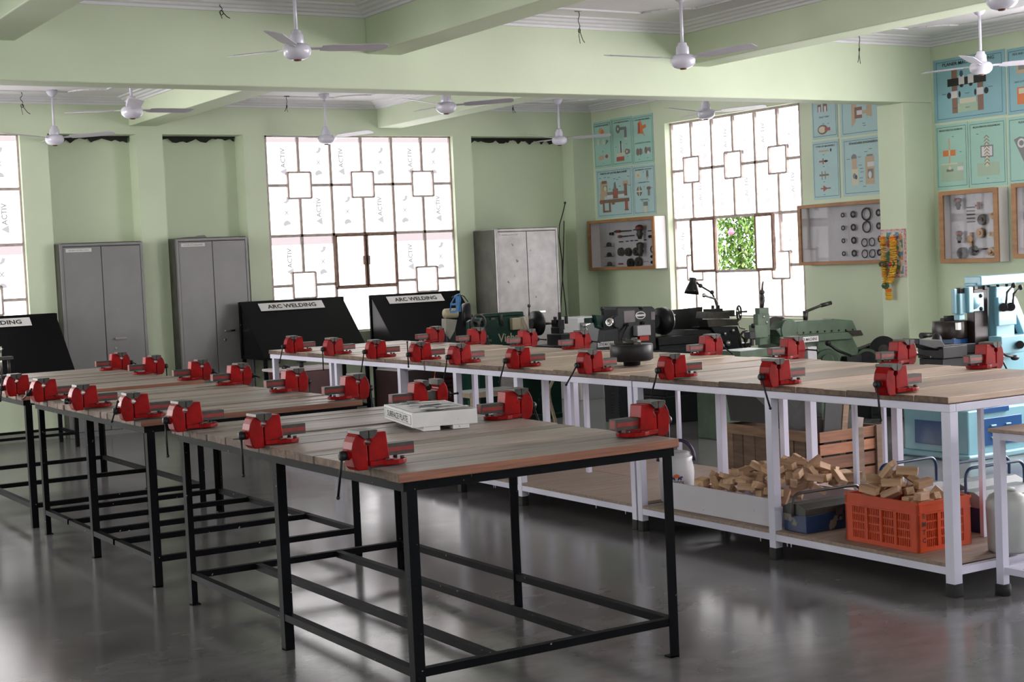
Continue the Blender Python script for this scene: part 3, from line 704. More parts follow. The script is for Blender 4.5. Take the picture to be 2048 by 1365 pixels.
# rag and tin on the middle booth
p = at(533, 714, 1, 14.40)
M_leather = mat('tan_leather', (.22, .13, .06), .7, var=.4, scale=20)
g = MB()
for k in range(5): g.ball((.03*k-.06, .01*math.sin(k*2), .022+.006*(k % 2)), .028, 8, (1.2, 1, .8))
tag(g.build('work_glove', M_leather, None, loc=(B2L.x+.12, 14.62, .737)), 'crumpled tan work glove on the table of the middle welding booth', 'glove')

# ---------------------------------------------------------------- clamp fixture at the far left
p = at(62, 763, 2, .864)
o = thing('clamp_fixture', 'steel clamping jig with two posts and bright T-handle, far left bench end', 'clamping jig', (2.66, 11.35, .8735))
MB().box(-.10, .10, -.06, .06, 0, .03).box(-.02, .07, -.04, .04, .03, .05).build('base', M_dark, o, bevel=.003)
for a in (-.05, .055): MB().cyl((a, 0, .05), (a, 0, .16), .010, .010, 10).build('post', M_iron, o)
MB().box(-.085, .085, -.022, .022, .16, .185).box(-.08, -.06, -.02, .02, .185, .20).build('crossbar', M_iron, o, bevel=.004)
MB().cyl((.0, 0, .05), (.0, 0, .24), .008, .008, 10).build('screw', M_bright, o)
MB().cyl((-.11, 0, .235), (.02, 0, .242), .004, .004, 8).cyl((0, 0, .222), (0, 0, .258), .012, .012, 10).build('handle', M_chrome, o)

# ---------------------------------------------------------------- surface plate box
P0 = at(830, 869, 2, .863); P1 = at(763, 856, 2, .863); P2 = at(965, 858, 2, .863)
W_, D_ = (P2-P0).length-.012, (P1-P0).length*1.38
M_wbox = mat('dirty_white_paint', (0.74, 0.72, 0.73), 0.5, var=0.10, scale=10, chips=(.25, .22, .2), chip_amt=-0.16, chip_scale=40)
o = thing('surface_plate_box', 'white wooden box lettered SURFACE PLATE on the nearest bench', 'box', (P0.x-.01, P0.y, .8725), math.atan2((P2-P0).y, (P2-P0).x))
MB().box(0, W_, 0, D_, .018, .082).build('body', M_wbox, o, bevel=.002)
for a in (.05, W_*.62): MB().box(a, a+.075, .003, D_-.003, 0, .0185).build('foot', M_wbox, o)
lb = MB().box(-.0015, -.0005, .02, D_-.02, .030, .072)
for (a, b, c, d) in ((.02, D_-.02, .030, .0312), (.02, D_-.02, .0708, .072), (.02, .0212, .03, .072), (D_-.0212, D_-.02, .03, .072)): lb.m = 1; lb.box(-.0022, -.0014, a, b, c, d)
lb.text('SURFACE PLATE', .028, (-.0024, D_/2, .051), (0, -1, 0), (0, 0, 1), .015, D_*.72)
lb.build('name_label', [M_wbox, M_black], o)
pc = MB(); rr = random.Random(8)
for k in range(26):
    a = rr.uniform(.02, W_-.14); b = rr.uniform(.02, D_-.05); pc.m = k % 2
    pc.cbox((a+.06, b+.012, .0838+.0004*k), (rr.uniform(.06, .16), rr.uniform(.012, .035), .0005), Matrix.Rotation(rr.uniform(-.25, .25), 3, 'Z'))
pc.build('torn_cover_sheet', [M_paper, mat('dark_plate_surface', (.015, .018, .018), .4)], o)['kind'] = 'stuff'
MB().box(.012, W_-.012, .012, D_-.012, .0805, .0832).build('plate', mat('plate_iron', (.03, .035, .035), .35), o)

# ---------------------------------------------------------------- round chuck on the white bench
p = at(1264, 731, 2, .909)
o = thing('lathe_chuck', 'large round blackened lathe chuck lying face up on the white-framed bench', 'lathe chuck', (p.x, p.y, .9075))
MB().lathe([(.052, 0), (.054, .028), (.10, .030)], (0, 0, 0), (0, 0, 1), 28).build('back_boss', M_dark, o)
MB().lathe([(.118, .030), (.134, .040), (.136, .128), (.131, .134), (.05, .134)], (0, 0, 0), (0, 0, 1), 36).build('body', M_dark, o)
MB().lathe([(.055, .134), (.055, .160), (.03, .160), (.03, .14)], (0, 0, 0), (0, 0, 1), 20).build('face_ring', M_iron, o)
for k in range(3):
    R3 = Rz(2*PI*k/3+.4); mb = MB().box(.028, .10, -.014, .014, .134, .150).box(.028, .055, -.014, .014, .15, .172)
    mb.v = [tuple(R3 @ Vector(v)) for v in mb.v]; mb.build('jaw', M_worn, o, bevel=.002)

# ---------------------------------------------------------------- things on the shelf of the nearest white bench
M_orange = mat('orange_crate_plastic', (0.60, 0.060, 0.010), 0.42, var=0.12, scale=5)
A = at(1838, 1108, 2, .151); L_ = at(1692, 1080, 2, .151); R_ = at(1930, 1086, 2, .151)
cw = min(.56, (R_-A).length); cd = (L_-A).length; ch = .235
o = thing('plastic_crate', 'orange plastic crate full of wooden blocks, lettered SMTC', 'crate', (A.x, A.y, .1515), -.02)
t = .012
def crate_side(mb, U, p, q, seed):
    """perforated side between corner points p,q: ribs and slots, built as bars"""
    p = Vector(p); q = Vector(q); d = (q-p); Lg = d.length; d.normalize(); nn = Vector((d.y, -d.x, 0))
    def bx(u0, u1, z0, z1, t0=0, t1=t):
        a = p+d*u0+nn*t0; b = p+d*u1+nn*t0; c_ = p+d*u1+nn*t1; e_ = p+d*u0+nn*t1
        vs = [(v.x, v.y, z) for z in (z0, z1) for v in (a, b, c_, e_)]
        mb.add(vs, [(0,1,2,3), (4,5,6,7), (0,1,5,4), (1,2,6,5), (2,3,7,6), (3,0,4,7)])
    edge = .05
    bx(0, edge, 0, ch); bx(Lg-edge, Lg, 0, ch)
    bx(edge, Lg-edge, 0, .022); bx(edge, Lg-edge, ch-.055, ch)
    bx(0, Lg, ch-.012, ch, -.006, 0); bx(0, Lg, ch-.058, ch-.050, -.004, 0)
    n_ = max(2, round((Lg-2*edge)/.095)); cell = (Lg-2*edge)/n_
    for k in range(1, n_): bx(edge+k*cell-.009, edge+k*cell+.009, .022, ch-.05, -.004, t)
    for z in (.022+(ch-.077)/4*j for j in (1, 2, 3)): bx(edge, Lg-edge, z-.004, z+.004, .001, t-.002)
    m_ = int((Lg-2*edge)/.0115)
    for k in range(m_):
        u = edge+(k+.5)*(Lg-2*edge)/m_; bx(u-.0028, u+.0028, .022, ch-.055, .002, t-.003)
mb = MB()
c_ = [(0, 0, 0), (cw, 0, 0), (cw, cd, 0), (0, cd, 0)]
for i in range(4): crate_side(mb, 0, c_[(i+1) % 4], c_[i], i)
mb.box(t, cw-t, t, cd-t, 0, .008)
mb.build('crate_shell', M_orange, o)
lt = MB()
for k, ch_ in enumerate('SMTC'): lt.text(ch_, .024, (.030, -.0075, .172-.038*k), (1, 0, 0), (0, 0, 1), .03)
lt.build('crate_lettering', M_black, o)

M_blk = wood('pale_block_wood', (0.60, 0.42, 0.28), (0.46, 0.30, 0.19), .7)
M_blk2 = wood('brown_block_wood', (0.42, 0.27, 0.175), (0.31, 0.19, 0.12), .7)
def rep(n, cols=(1.0,)):
    return n
protos = []; dims = []
rb = random.Random(21)
for k in range(6):
    w_, d_, h_ = rb.choice([(.075, .038, .032), (.085, .03, .03), (.055, .05, .03), (.10, .032, .026), (.06, .042, .042), (.075, .05, .022)])
    w_, d_, h_ = w_*1.2, d_*1.2, h_*1.2
    mb = MB(); g = rb.uniform(.8, 1.15); mb.c = (g, g*rb.uniform(.93, 1.0), g*rb.uniform(.88, .98)); mb.cbox((0, 0, 0), (w_, d_, h_)); dims.append((w_, d_, h_))
    if k == 3: mb.c = (.05, .05, .05); pass
    protos.append((mb, (M_blk, M_blk2, M_blk, M_blk, M_blk2, M_blk)[k]))
made = {}
def sat(A, B_):
    """do two oriented boxes (centre, axes, half sizes) overlap?"""
    (ca, ra, ha), (cb, rb_, hb) = A, B_; d = cb-ca
    if d.length > ha.length+hb.length: return False
    ax = list(ra)+list(rb_)+[a.cross(b) for a in ra for b in rb_]
    for x in ax:
        if x.length < 1e-5: continue
        if abs(d.dot(x)) > sum(abs(ra[k].dot(x))*ha[k]+abs(rb_[k].dot(x))*hb[k] for k in range(3)): return False
    return True
def heap(n, X, Y, zf, grp, label, seed, wall):
    """settle blocks one by one on a mound, each raised until it touches nothing"""
    r = random.Random(seed); placed = []; tries = 0
    while len(placed) < n and tries < 2500:
        tries += 1
        u, v = r.uniform(0, 1), r.uniform(0, 1); x = X[0]+(X[1]-X[0])*u; y = Y[0]+(Y[1]-Y[0])*v; k = r.randrange(6)
        rot = (r.gauss(0, .30), r.gauss(0, .30), r.uniform(0, PI)) if r.random() < .8 else (r.uniform(-1.5, 1.5), r.uniform(-.5, .5), r.uniform(0, PI))
        from mathutils import Euler
        M = Euler(rot).to_matrix(); axs = [M.col[q].copy() for q in range(3)]; h = Vector(dims[k])*.5
        ex_ = [sum(abs(axs[q][w])*h[q] for q in range(3)) for w in range(3)]
        z = zf(u, v); z0 = z; ok = True
        if z-ex_[2] < wall[2]: z = z0 = wall[2]+ex_[2]
        if z-ex_[2] < wall[3] and (x-ex_[0] < X[0]-wall[0] or x+ex_[0] > X[1]+wall[0] or y-ex_[1] < Y[0]-wall[1] or y+ex_[1] > Y[1]+wall[1]): continue
        while any(sat((Vector((x, y, z)), axs, h+Vector((.0006,)*3)), p_) for p_ in placed):
            z += .004
            if z-z0 > .060: ok = False; break
        if not ok: continue
        placed.append((Vector((x, y, z)), axs, h))
        if k not in made:
            mb, m = protos[k]; ob = mb.build('wooden_block', m, bevel=.0015); made[k] = ob
        else: ob = made[k].copy(); COL.objects.link(ob)
        ob.location = (x, y, z); ob.rotation_euler = rot; tag(ob, label, 'wooden block', grp)
    return len(placed)
def hcrate(u, v): return .151+ch-.045 + .125*math.exp(-((u-.38)**2/.13+(v-.60)**2/.13)) + .02*math.exp(-((u-.6)**2+(v-.3)**2)/.08)
nb1 = heap(75, (A.x+.045, A.x+cw-.04), (A.y+.045, A.y+cd-.045), hcrate, 'wooden blocks heaped in the orange crate', 'small sawn wooden block in the heap filling the orange crate', 3, (.03, .03, .17, .39))
# tray of blocks
tx0, ty0, ty1 = 5.236, 5.925, 6.83
M_tray = mat('white_laminate_board', (0.60, 0.57, 0.64), 0.4, var=0.05, scale=4, chips=(.3, .22, .18), chip_amt=-0.22, chip_scale=20)
o = thing('block_tray', 'long white board tray holding wooden blocks on the shelf', 'tray', (tx0, ty0, .1515))
LY = ty1-ty0
MB().box(0, .018, 0, LY, 0, .148).build('front_board', M_tray, o, bevel=.002)
MB().box(.0185, .699, 0, .016, 0, .10).build('side_board', M_tray, o); MB().box(.0185, .699, LY-.016, LY, 0, .10).build('side_board', M_tray, o)
MB().box(.70, .716, 0, LY, 0, .10).build('back_board', M_tray, o); MB().box(.0185, .6995, .0165, LY-.0165, 0, .008).build('bottom_board', M_tray, o)
def htray(u, v): return .151+.125+.105*math.exp(-((u-.6)**2/.16+(v-.42)**2/.16))-.03*max(0, v-.8)*3
nb2 = heap(125, (tx0+.07, tx0+.66), (ty0+.06, ty1-.16), htray, 'wooden blocks heaped in the white tray', 'small sawn wooden block in the heap filling the white board tray', 5, (.045, .04, .162, .30))

def toolbox(x, y, w, d, h, rz, label, m, mt, mh, hh=.13):
    """w along x, d along y; gabled lid and bent tube handle along x"""
    o = thing('toolbox', label, 'toolbox', (x, y, .1515), rz, 'metal toolboxes on the shelf')
    MB().box(0, w, 0, d, 0, h*.62).build('body', m, o, bevel=.003)
    MB().prism([(-.003, h*.62), (d+.003, h*.62), (d+.003, h*.86), (d*.72, h), (d*.28, h), (-.003, h*.86)], 0, -.004, w+.004).build('lid', mt, o, bevel=.002)
    pts = [(-.012, d/2, h*.55), (-.012, d/2, h*.9)]
    for k in range(6): a = PI/2*k/5; pts.append((-.012+.05-.05*math.cos(a), d/2, hh+h*.62-.05+.05*math.sin(a)+.02))
    for k in range(6): a = PI/2*k/5; pts.append((w+.012-.05+.05*math.sin(a), d/2, hh+h*.62-.05+.05*math.cos(a)+.02))
    pts += [(w+.012, d/2, h*.9), (w+.012, d/2, h*.55)]
    MB().tube(pts, .008, 8).build('handle', mh, o)
    MB().box(w*.45, w*.55, -.008, -.003, h*.50, h*.75).build('latch', M_bright, o)
    return o
M_tbblue = mat('battered_blue_paint', (0.015, 0.045, 0.13), 0.45, var=0.4, scale=9, chips=(.22, .20, .17), chip_amt=-0.02, chip_scale=9)
M_tbtop = mat('grimy_grey_lid', (0.055, 0.055, 0.05), 0.5, var=0.5, scale=9)
M_blue = mat('clean_blue_paint', (0.012, 0.035, 0.12), 0.3, var=0.15, scale=5, coat=.3)
M_greylid = mat('blue_grey_lid', (0.25, 0.28, 0.31), 0.35, var=0.15)
M_bhandle = mat('blue_tube_paint', (0.02, 0.05, 0.13), 0.3)
M_brhandle = mat('worn_brown_tube', (0.075, 0.06, 0.055), 0.4, var=.4, scale=30)
T0 = at(1613, 1069, 2, .1515)
toolbox(T0.x, T0.y, .44, .17, .145, -.03, 'battered blue toolbox with grimy lid and brown handle, between tray and crate', M_tbblue, M_tbtop, M_brhandle, .085)
toolbox(5.83, 5.07, .40, .20, .20, -.02, 'blue toolbox with grey lid, right behind the orange crate', M_blue, M_greylid, M_bhandle, .17)
toolbox(5.60, 5.42, .40, .20, .20, .03, 'blue toolbox with blue handle, rearmost behind the orange crate', M_blue, M_greylid, M_bhandle, .18)
T3 = at(1957, 1046, 2, .1515)
toolbox(T3.x+.0, T3.y+.05, .42, .24, .19, -.02, 'dark blue toolbox right of the orange crate, behind the jerrycan', M_blue, M_greylid, M_bhandle, .15)
# dark bag lying on the tray side
g = MB()
for k in range(7): g.ball((.03*k, .02*math.sin(k*1.7), .02+.012*math.cos(k)), .035, 8, (1.2, 1.0, .7))
tag(g.build('crumpled_bag', mat('dark_green_plastic_bag', (.015, .03, .028), .35, var=.4, scale=20), None, loc=(5.86, 5.74, .170)), 'crumpled dark green plastic bag behind the battered toolbox', 'bag')

# buckets
M_tub = mat('white_tub_plastic', (0.58, 0.57, 0.60), 0.35, var=0.05)
M_tubgrey = mat('greyish_can_plastic', (0.40, 0.41, 0.40), 0.45, var=0.15, scale=6)
M_purple = mat('purple_plastic', (0.045, 0.018, 0.07), 0.4)
M_navyink = mat('navy_print', (0.02, 0.02, 0.12), 0.5); M_orink = mat('orange_print', (0.70, 0.13, 0.03), 0.5)
bx_, by_ = 5.47, 7.02
bx_, by_ = 5.40, 6.915
o = thing('plastic_bucket', 'white plastic glue bucket with purple carry handle on the shelf', 'bucket', (5.42, 6.975, .1515))
MB().lathe([(.085, 0), (.094, .01), (.100, .10), (.105, .17), (.103, .20), (.095, .235), (.098, .262), (.094, .266), (.086, .268), (.084, .285), (.068, .292), (.064, .288), (.064, .283), (0, .283)], (0, 0, 0), (0, 0, 1), 36).build('tub', M_tub, o)
d_ = Vector((.62, -.78, 0)).normalized(); side = Vector((.78, -.62, 0)).normalized()
hp = [side*(.104*math.cos(a)) + Vector((0, 0, .235+.12*math.sin(a))) + Vector((.02, .0, 0))*math.sin(a) for a in [PI*k/16 for k in range(17)]]
MB().tube(hp, [.011]*17, 6).build('carry_handle', M_purple, o)
vd = Vector((-5.42, -6.93, 0)).normalized(); base_a = math.atan2(vd.y, vd.x)
def on_tub(u, v, rad):
    a = base_a + u/rad; return Vector((rad*math.cos(a), rad*math.sin(a), v))
lb = MB()
def tub_poly(pts, rad): lb.add([on_tub(u, v, rad) for u, v in pts], [tuple(range(len(pts)))])
lb.m = 1; tub_poly([(.022*math.cos(k*PI/8), .150+.022*math.sin(k*PI/8)) for k in range(9)], .1068)
lb.m = 0
for sx in (-1, 1):
    tub_poly([(sx*.006, .138), (sx*.010, .152), (sx*.020, .155), (sx*.026, .160), (sx*.036, .158), (sx*.040, .150), (sx*.034, .152), (sx*.030, .146), (sx*.030, .136), (sx*.022, .136), (sx*.020, .144), (sx*.012, .136)], .1072)
vs, fs = text_geo('FEVICOL', .02); x0_ = min(v[0] for v in vs); x1_ = max(v[0] for v in vs); y1_ = max(v[1] for v in vs)
lb.add([on_tub(((v[0]-x0_)/(x1_-x0_)-.5)*.098, .110+v[1]/y1_*.022, .1062) for v in vs], fs)
lb.build('tub_print', [M_navyink, M_orink], o)
p = at(2022, 1110, 2, .1515)
o = thing('jerrycan', 'greyish white plastic can cut by the right edge of the view', 'plastic can', (at(2034, 1106, 2, .1515).x, at(2034, 1106, 2, .1515).y+.05, .1515))
MB().lathe([(.080, 0), (.09, .012), (.095, .20), (.094, .235), (.080, .262), (.055, .275), (.03, .275)], (0, 0, 0), (0, 0, 1), 28).build('tub', M_tubgrey, o)
MB().tube([(-.05, 0, .262), (-.04, 0, .285), (.0, 0, .292), (.045, 0, .283), (.05, 0, .262)], .011, 8).build('carry_handle', M_tubgrey, o)
tag(MB().cbox((0, 0, 0), (.07, .04, .02)).build('wooden_block', M_blk, None, loc=(5.66, 4.83, .163), bevel=.001), 'single wooden block lying on the shelf right of the orange crate', 'wooden block', 'loose blocks')

# small white-framed table at the right edge
o = thing('small_table', 'small white-framed table with brown top at the right edge', 'table', (5.36, 4.07, 0))
def B(mb, n_, m, **k): return mb.build(n_, m, o, **k)
B(MB().box(-.010, .62, -.02, .548, .737, .752), 'table_top', [M_shelf], bevel=.002)
B(MB().box(.03, .58, .002, .03, .703, .735).box(.03, .58, .50, .528, .703, .735).box(.002, .03, .032, .498, .703, .735).box(.58, .608, .032, .498, .703, .735), 'top_frame', M_wsteel)
for a, b in ((0, 0), (.57, 0), (0, .49), (.57, .49)):
    l = B(MB().box(a, a+.04, b, b+.04, .05, .735), 'leg', M_wsteel, bevel=.002)
    MB().lathe([(.036, 0), (.034, .052)], (a+.02, b+.02, 0), (0, 0, 1), 8).build('rubber_foot', M_rubber, l)
B(MB().box(.04, .57, .008, .032, .10, .13).box(.04, .57, .50, .524, .10, .13).box(.008, .032, .04, .49, .10, .13), 'lower_rails', M_wsteel)

# big open wooden crate behind the bench with sheets standing in it
M_crw = wood('rough_crate_wood', (0.24, 0.155, 0.10), (0.16, 0.10, 0.065), .75, grain=(3, 3, 20))
M_crw2 = wood('reddish_crate_wood', (0.28, 0.12, 0.065), (0.18, 0.07, 0.04), .7, grain=(2, 20, 20))
CR = Vector((6.86, 6.95, 0))
C0 = at(1632, 985, 2, 0.0); C1 = at(1455, 958, 2, 0); C2 = at(1757, 965, 2, 0)
CX = 6.93; CY = at(1632, 872, 0, CX).y; LD = at(1450, 853, 0, CX).y-CY; CH = .37; LW = at(1757, 900, 1, CY).x-CX
o = thing('wooden_crate', 'big open crate of rough wooden slats behind the white-framed bench', 'crate', (CX, CY, 0))
mb = MB(); r = random.Random(4)
mb.c = (1.15, 1.1, 1.0); mb.box(-.02, -.002, -.01, LD, CH-.065, CH+.004)
y = 0
while y < LD-.03:
    w_ = r.uniform(.09, .16); g = r.uniform(.6, 1.1); mb.c = (g, g, g); mb.box(0, .016, y, min(LD, y+w_-.012), 0.0, CH-.002); y += w_
B(mb, 'side_slats', M_crw, bevel=.002)
mb = MB()
for z0_, z1_, g in ((0, .10, .75), (.115, .20, .7), (.215, .285, 1.35), (.30, CH, .95)): mb.c = (g, g, g); mb.box(.018, LW, -.016, 0, z0_, z1_)
B(mb, 'front_slats', M_crw2, bevel=.002)
mb = MB()
for a in (.34, .52): mb.c = (.8, .8, .85); mb.box(a, a+.06, -.034, -.017, 0, CH+.005)
B(mb, 'battens', M_crw, bevel=.002)
mb = MB(); mb.c = (.7, .7, .7); mb.box(.018, LW, LD, LD+.016, 0, CH); mb.box(LW, LW+.016, 0, LD, 0, CH); mb.box(.02, LW-.01, .01, LD-.01, 0, .012); B(mb, 'back_slats', M_crw)
M_blkplastic = mat('black_plastic_sheet', (.008, .008, .009), .5, var=.3)
tag(MB().prism([(.10, .335), (.02, .36), (.55, .68), (.62, .66), (.55, .33)], 0, .03, .42).build('black_sheet', M_blkplastic, None, loc=(CX, CY+.35, .06)),
    'black plastic sheet propped up in the wooden crate', 'sheet')
M_film = mat('dusty_clear_plastic', (.20, .20, .21), .3, var=.3, scale=6, alpha=.55)
o2 = thing('wrapped_handwheel', 'spoked handwheel wrapped in dusty clear plastic, standing in the crate', 'handwheel', (CX+.06, CY+.30, .24))
MB().box(0, .004, -.20, .20, 0, .44).box(.09, .094, -.20, .20, 0, .44).build('plastic_wrap', M_film, o2)
w_ = MB().torus((.045, 0, .25), .13, .010, (1, 0, 0), 28, 8).cyl((.02, 0, .25), (.07, 0, .25), .028, .028, 12)
for k in range(4): a = PI/4+k*PI/2; w_.cyl((.045, 0, .25), (.045, .125*math.cos(a), .25+.125*math.sin(a)), .007, .007, 6)
w_.build('wheel', M_dark, o2)
MB().box(.02, .07, -.12, .12, .02, .035).build('packing', M_crw, o2)
for k, (a, b, w2, tilt, m, nm, lab) in enumerate(((.06, .02, .15, .10, M_blkplastic, 'black_board', 'broad black board leaning in the wooden crate'), (.22, .035, .05, .14, M_crw, 'brown_board', 'narrow brown board leaning in the wooden crate'),
        (.28, .055, .08, .17, M_blkplastic, 'black_board', 'narrower black board leaning behind the brown board'), (.37, .075, .06, .20, mat('pale_plastic_strip', (.33, .28, .27), .5, var=.3), 'pale_board', 'pale slanting strip leaning in the wooden crate'))):
    ob = MB().box(0, w2, 0, .012, 0, .60-.06*k); ob.c = None
    x = ob.build(nm, m, None, loc=(CX+a, CY+b, .02)); x.rotation_euler = (0, tilt, 0); tag(x, lab, 'board')

# ---------------------------------------------------------------- hanging wires, cable on the wall
def wire(px, py, label, L=.20, seed=1, sw=1):
    p = at(px, py, 2, ZC-.004); r = random.Random(seed)
    o = thing('ceiling_wire', label, 'wire', (p.x, p.y, ZC), 0, 'bare wires hanging from the ceiling')
    MB().cyl((0, 0, -.0005), (0, 0, -.006), .035, .030, 14).build('rose', M_gap, o)
    pts = [(0, 0, -.004)]; a = 0
    for k in range(1, 8): pts.append((sw*.012*math.sin(k*1.3), .0, -.012-L*.55*k/7))
    c = Vector(pts[-1])
    for k in range(9): t_ = 2*PI*k/8; pts.append(tuple(c+Vector((.016*math.sin(t_)*sw, .004*math.sin(t_*.5), -.016+.016*math.cos(t_)))))
    pts += [(sw*.02, 0, -L*.8), (sw*.05, 0, -L), (sw*.075, 0, -L*1.08)]
    MB().tube(pts, .0032, 6).build('cord', M_wire, o)
    MB().tube([tuple(c), (-.006, 0, -L*.85), (.004, 0, -L*1.12)], .0026, 6).build('cord', M_wire, o)
    return o
wire(42, 184, 'dark wire hanging from the ceiling at the far left', .20, 1)
wire(573, 193, 'dark looped wire hanging left of the fan by the large back window', .15, 2, -.4)
wire(1025, 200, 'short dark wire hanging in front of the right-hand niche', .14, 3, .5)
wire(1157, 22, 'thick dark wire hanging left of the fan in the near middle bay', .22, 4, .6)
wire(1718, 60, 'thin wire hanging over the right end of the main beam', .26, 5, -.35)
wire(441, -2, 'short wire tip hanging at the top edge above the main beam', .12, 6, .8)
# tall stray cable and conduit in the right niche corner
o = thing('wall_cable', 'thin black cable hanging down the green pillar beside the pale cupboard', 'cable')
def YP(px, py, y=15.36): q = at(px, py, 1, y); return (q.x, q.y, q.z)
MB().tube([YP(1130, 408), YP(1126, 425), YP(1119, 450), YP(1118, 475), YP(1124, 520), YP(1125, 560), YP(1122, 600), YP(1121, 660)], .007, 6).build('cord', M_wire, o)
MB().tube([YP(1128, 442), YP(1127, 500), YP(1125, 560), YP(1131, 610), YP(1134, 650), YP(1135, 690)], .0065, 6).build('cord', M_wire, o)
MB().ball(YP(1130, 406), .016, 8).build('plug', M_wire, o)

# ---------------------------------------------------------------- garden seen through the open casement
M_leafs = [mat('leaf_green_%d' % k, c, .5, var=.3, scale=2) for k, c in enumerate([(.10, .22, .03), (.20, .36, .06), (.055, .13, .03), (.33, .45, .14)])]
M_pink = mat('pink_blossom', (.75, .12, .30), .5); M_bark = mat('brown_bark', (.10, .07, .05), .8)
def bush(x, y, R, H, n, label, seed):
    r = random.Random(seed); o = thing('garden_shrub', label, 'shrub', (x, y, -.3)); o['group'] = 'garden shrubs outside'
    MB().cyl((0, 0, 0), (0, 0, H*.7), .06, .03, 8).build('trunk', M_bark, o)
    mb = MB()
    for k in range(n):
        a = r.uniform(0, 2*PI); rr_ = R*math.sqrt(r.random()); z = r.uniform(.1, 1)*H; s_ = r.uniform(.025, .055)
        c = Vector((rr_*math.cos(a), rr_*math.sin(a), z)); M = Matrix.Rotation(r.uniform(0, 2*PI), 3, 'Z') @ Matrix.Rotation(r.uniform(-1.2, 1.2), 3, 'X')
        mb.m = r.choice((0, 0, 1, 1, 2, 3)); q = [M @ Vector(v)*s_ + c for v in ((0, -1, 0), (.5, 0, .1), (0, 1, 0), (-.5, 0, .1))]
        mb.add(q, [(0, 1, 2, 3)])
    mb.build('foliage', M_leafs, o, weld=False)['kind'] = 'stuff'
    return o
pc_ = at(1479, 492, 0, 14.2)
bush(14.3, at(1479, 492, 0, 14.3).y, .33, 2.75, 6500, 'leafy green garden shrub seen through the open window', 2)
q = at(1462, 465, 0, 13.9)
tag(MB().ball((0, 0, 0), .05, 8, (1, 1, .7)).ball((.04, .04, .03), .035, 8).build('pink_blossom', M_pink, None, loc=tuple(q)), 'pink blossom on the garden shrub outside the window', 'flower')
S('ground', MB().box(11.3, 30, -4, 30, -.4, -.3), mat('dry_ground_outside', (.45, .40, .33), .9, var=.2))
S('ground', MB().box(-12, 11.3, 15.9, 30, -.4, -.3), MATS['dry_ground_outside'])
# ---------------------------------------------------------------- machines
M_gr = mat('dark_green_machine_enamel', (0.003, 0.030, 0.020), 0.42, var=0.4, scale=6, chips=(.08, .12, .10), chip_amt=-0.14, chip_scale=14, spec=.2)
M_grl = mat('grey_green_machine_enamel', (0.075, 0.115, 0.075), 0.42, var=0.3, scale=7, spec=.3)
M_char = mat('charcoal_machine_enamel', (0.017, 0.019, 0.022), 0.42, var=0.25, scale=6, spec=.25)
M_lb = mat('light_blue_enamel', (0.20, 0.40, 0.48), 0.3, var=0.08, scale=5, coat=.2)
M_mb = mat('strong_blue_enamel', (0.010, 0.065, 0.21), 0.3, var=0.1, scale=5, coat=.2)
M_brn = mat('oily_brown_steel', (0.022, 0.012, 0.011), 0.35, metal=.15, var=0.4, scale=12)
M_beige = mat('beige_motor_paint', (0.42, 0.36, 0.24), 0.45, var=0.1)
M_greyp = mat('grey_switch_box', (0.45, 0.43, 0.46), 0.4, var=.1)
M_brass = mat('oily_brass', (0.22, 0.12, 0.04), 0.4, metal=.6)
M_taped = mat('bright_blue_plastic_strip', (0.02, 0.17, 0.42), 0.35, var=.2)
class Mach:
    """machine built on the plane y = Y: photo rectangles measured on that plane, given real depth"""
    def __init__(s, name, label, cat, Y, px, rz=0):
        s.Y = Y; s.ox = at(px, 700, 1, Y).x; s.o = thing(name, label, cat, (s.ox, Y, 0)); s.mb = None
    def P(s, px, py, d=0):
        q = at(px, py, 1, s.Y+d); return Vector((q.x-s.ox, d, q.z))
    def box(s, x0, y0, x1, y1, d0, d1, mb=None):
        a = s.P(x0, (y0+y1)/2, d0).x; b = s.P(x1, (y0+y1)/2, d0).x; c = s.P((x0+x1)/2, y1, d0).z; e = s.P((x0+x1)/2, y0, d0).z
        (mb or s.mb).box(a, b, d0, d1, max(0.0, c), e); return s
    def disc(s, px, py, r, d0, d1, ax='y', n=28, r2=None):
        c = s.P(px, py, d0)
        if ax == 'y': s.mb.cyl(c, c+Vector((0, d1-d0, 0)), r, r2 if r2 is not None else r, n)
        return s
    def poly(s, pts, d0, d1):
        q = [s.P(a, b, d0) for a, b in pts]; s.mb.prism([(v.x, v.z) for v in q], 1, d0, d1); return s
    def tube(s, pts, r, n=8): s.mb.tube([s.P(*p) for p in pts], r, n); return s
    def new(s): s.mb = MB(); return s
    def done(s, name, m, bevel=.004, parent=None, **k): return s.mb.build(name, m, parent or s.o, bevel=bevel, **k)
def wheel(m, c, R, r, d, spokes, name, mt, handle=True, parent=None):
    mb = MB(); mb.torus(c, R, r, d, 28, 8); q = Vector(d).normalized().to_track_quat('Z', 'Y'); c = Vector(c)
    mb.cyl(c-Vector(d).normalized()*.012, c+Vector(d).normalized()*.012, R*.22, R*.22, 14)
    for k in range(spokes):
        a = 2*PI*k/spokes+.4; mb.cyl(c, c+q @ Vector((R*math.cos(a), R*math.sin(a), 0)), r*.8, r*.8, 6)
    if handle: h = c+q @ Vector((R*.95, .1*R, 0)); mb.cyl(h, h+Vector(d).normalized()*.06, .008, .010, 8)
    return mb.build(name, mt, parent or m.o)

